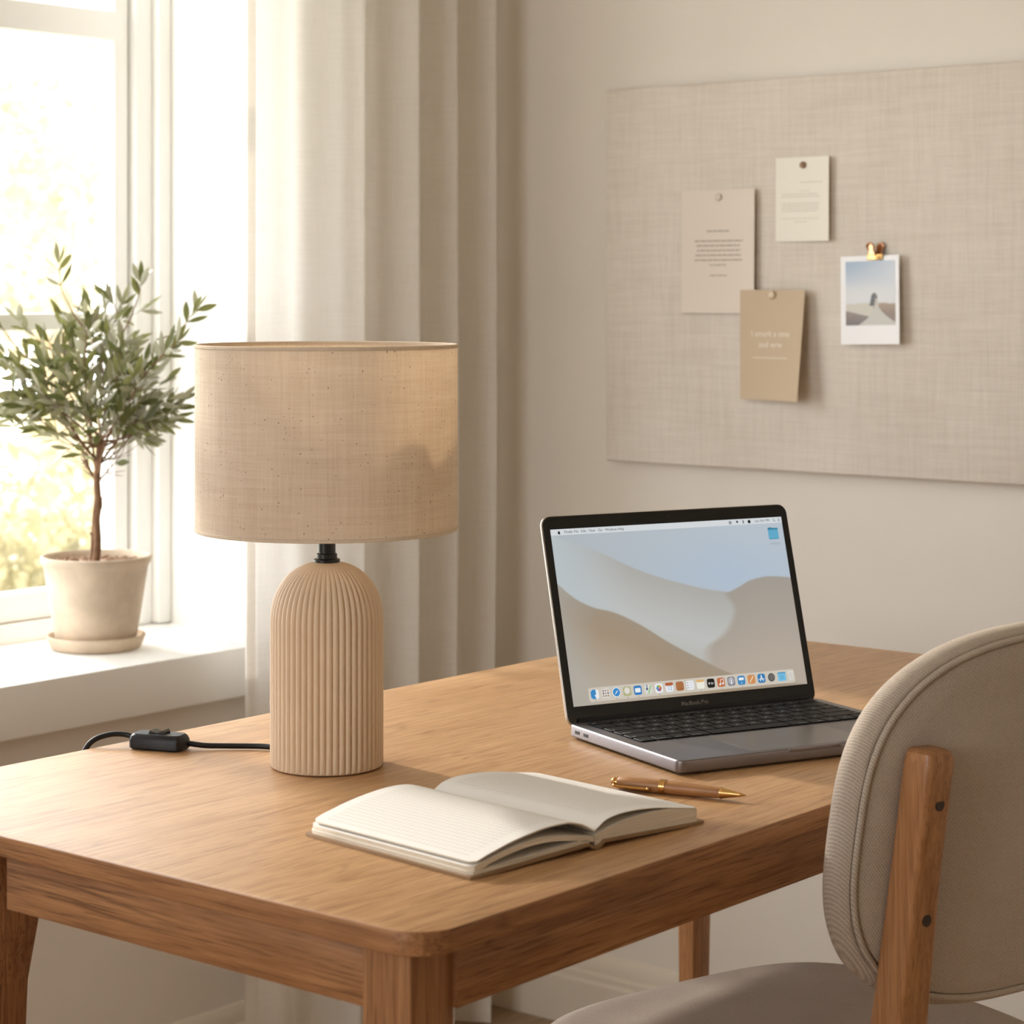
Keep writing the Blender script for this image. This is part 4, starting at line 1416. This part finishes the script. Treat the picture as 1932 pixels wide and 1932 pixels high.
# ================================================================== CHAIR
ch = thing('dining_chair', 'beige fabric chair with wooden back posts pulled up to the desk', 'chair', (-1.165, 1.852, 0), radians(76.35))
LEAN = math.tan(radians(10))
BX0, BHW, BZC, BHH = .030, .213, .750, .168
def ys(x, z): return -.250 - LEAN * (z - .6) + .8 * (x - BX0) ** 2
def outline(d, e=3.0, n=96):
    out = []
    for k in range(n):
        a = 2 * pi * k / n
        c, s = cos(a), sin(a)
        x = BX0 + (BHW - d) * (abs(c) ** (2 / e)) * (1 if c >= 0 else -1)
        z = BZC + (BHH - d) * (abs(s) ** (2 / e)) * (1 if s >= 0 else -1)
        out.append((x, z))
    return out
def pad(name, levels, mat, parent, mi=0):
    """rounded panel following the back's curve; levels = (inset, forward offset)"""
    bm = bmesh.new()
    rings = []
    for d, f_ in levels:
        rings.append([bm.verts.new((x, ys(x, z) + f_, z)) for x, z in outline(d)])
    bridge(bm, rings)
    for rg, rev in ((rings[0], True), (rings[-1], False)):
        # fill inwards with shrinking rings so the curved panel stays smooth
        last = rg
        d0, f0 = levels[0] if rev else levels[-1]
        for k in range(1, 9):
            s = 1 - k / 9
            nr = []
            for x, z in outline(d0):
                xx = BX0 + (x - BX0) * s; zz = BZC + (z - BZC) * s
                nr.append(bm.verts.new((xx, ys(xx, zz) + f0 + (.004 * (1 - s) if not rev else 0), zz)))
            bridge(bm, [last, nr])
            last = nr
        bm.faces.new(last)
    return obj(name, bm, mat, parent, sharp=60)
pad('backrest', [(.0100, .006), (.0070, .0035), (.0045, .0045), (.0016, .0085), (.0002, .0135), (0, .018), (.001, .025), (.005, .032), (.012, .0365), (.03, .040)], m_chaircloth, ch)
pad('back_panel', [(.0136, .0003), (.0122, .0012), (.0118, .006)], m_chaircloth, ch)
bm = bmesh.new()
tube(bm, [(x, ys(x, z) + .0012, z) for x, z in outline(.0090)], .0029, 10, closed=True)
obj('piping', bm, m_chaircloth, ch, sharp=60)
def post(xc):
    """back post: behind the padded back, down to the floor as the rear leg"""
    bm = bmesh.new()
    zs = [(.823, .0, .010, .012), (.8205, .0, .0145, .0145), (.812, .0, .0165, .0160), (.78, 0, .0165, .016), (.72, 0, .0165, .016), (.66, 0, .0170, .017), (.60, 0, .0180, .018), (.55, 0, .019, .019), (.50, 0, .0195, .020), (.45, 0, .0195, .020), (.30, 0, .017, .018), (.15, 0, .0145, .016), (0, 0, .0125, .0135)]
    rings = []
    for z, _, hx, hy in zs:
        if z > .57:
            yb = ys(xc, z) - hy + .002
        else:
            yb = ys(xc, .57) - hy + .002 - .0 * (.57 - z) + (.016 * sin(pi * min(1, (.57 - z) / .24)) if z > .33 else 0) - max(0, .40 - z) * .20
        xx = xc + (BX0 - xc) * 0.10 * (0.82 - z)
        rings.append([bm.verts.new((xx + p[0], yb + p[1], z)) for p in rrect(-hx, hx, -hy, hy, .0062, 4)])
    rings.reverse()
    bridge(bm, rings); bm.faces.new(list(reversed(rings[0]))); bm.faces.new(rings[-1])
    o = obj('back_post', bm, m_chairwood, ch, sharp=40)
    for z, hy in ((.778, .016), (.680, .01675)):
        bm = bmesh.new()
        yb = ys(xc, z) - 2 * hy + .002
        xx = xc + (BX0 - xc) * 0.10 * (0.82 - z) + .001
        rg = []
        for q, dy in ((.0052, -.0003), (.0052, .0004), (.0044, .0004), (.0044, -.0001), (.0008, -.0001)):
            rg.append([bm.verts.new((xx + q * cos(2 * pi * k / 20), yb + dy - .0002, z + q * sin(2 * pi * k / 20))) for k in range(20)])
        bridge(bm, rg); bm.faces.new(rg[0]); bm.faces.new(rg[-1])
        obj('screw', bm, m_screw, o, sharp=40)
m_screw = plain('dark_screw', (58, 42, 30), .5)
post(-.132)
post(.192)
def seat_outline(d, e=3.4, n=80):
    out = []
    for k in range(n):
        a = 2 * pi * k / n
        c, s = cos(a), sin(a)
        y_ = .022 + (.221 - d) * (abs(s) ** (2 / e)) * (1 if s >= 0 else -1)
        wx = (.232 - d) * (1 - .05 * (.022 - y_) / .22)
        out.append((.020 + wx * (abs(c) ** (2 / e)) * (1 if c >= 0 else -1), y_))
    return out
bm = bmesh.new()
rings = []
for d, z in ((.03, .428), (.010, .430), (.003, .437), (0, .448), (.001, .459), (.006, .469), (.015, .477), (.032, .4835), (.06, .487), (.11, .489), (.16, .490)):
    rings.append([bm.verts.new((p[0], p[1], z)) for p in seat_outline(d)])
bridge(bm, rings); bm.faces.new(list(reversed(rings[0]))); bm.faces.new(rings[-1])
obj('seat', bm, m_chaircloth, ch, sharp=60)
bm = bmesh.new()
box(bm, -.165, .205, .155, .177, .375, .428, .003); box(bm, -.165, -.143, -.215, .160, .375, .428, .003)
box(bm, .183, .205, -.215, .160, .375, .428, .003); box(bm, -.165, .205, -.225, -.203, .375, .428, .003)
obj('seat_frame', bm, m_chairwood, ch)
for x in (-.165, .205):
    bm = bmesh.new()
    s_ = -1 if x < 0 else 1
    tube(bm, [(x + s_ * .014, .185, 0), (x + s_ * .006, .177, .2), (x, .168, .428)], [.0115, .0150, .018], 16)
    obj('front_leg', bm, m_chairwood, ch)
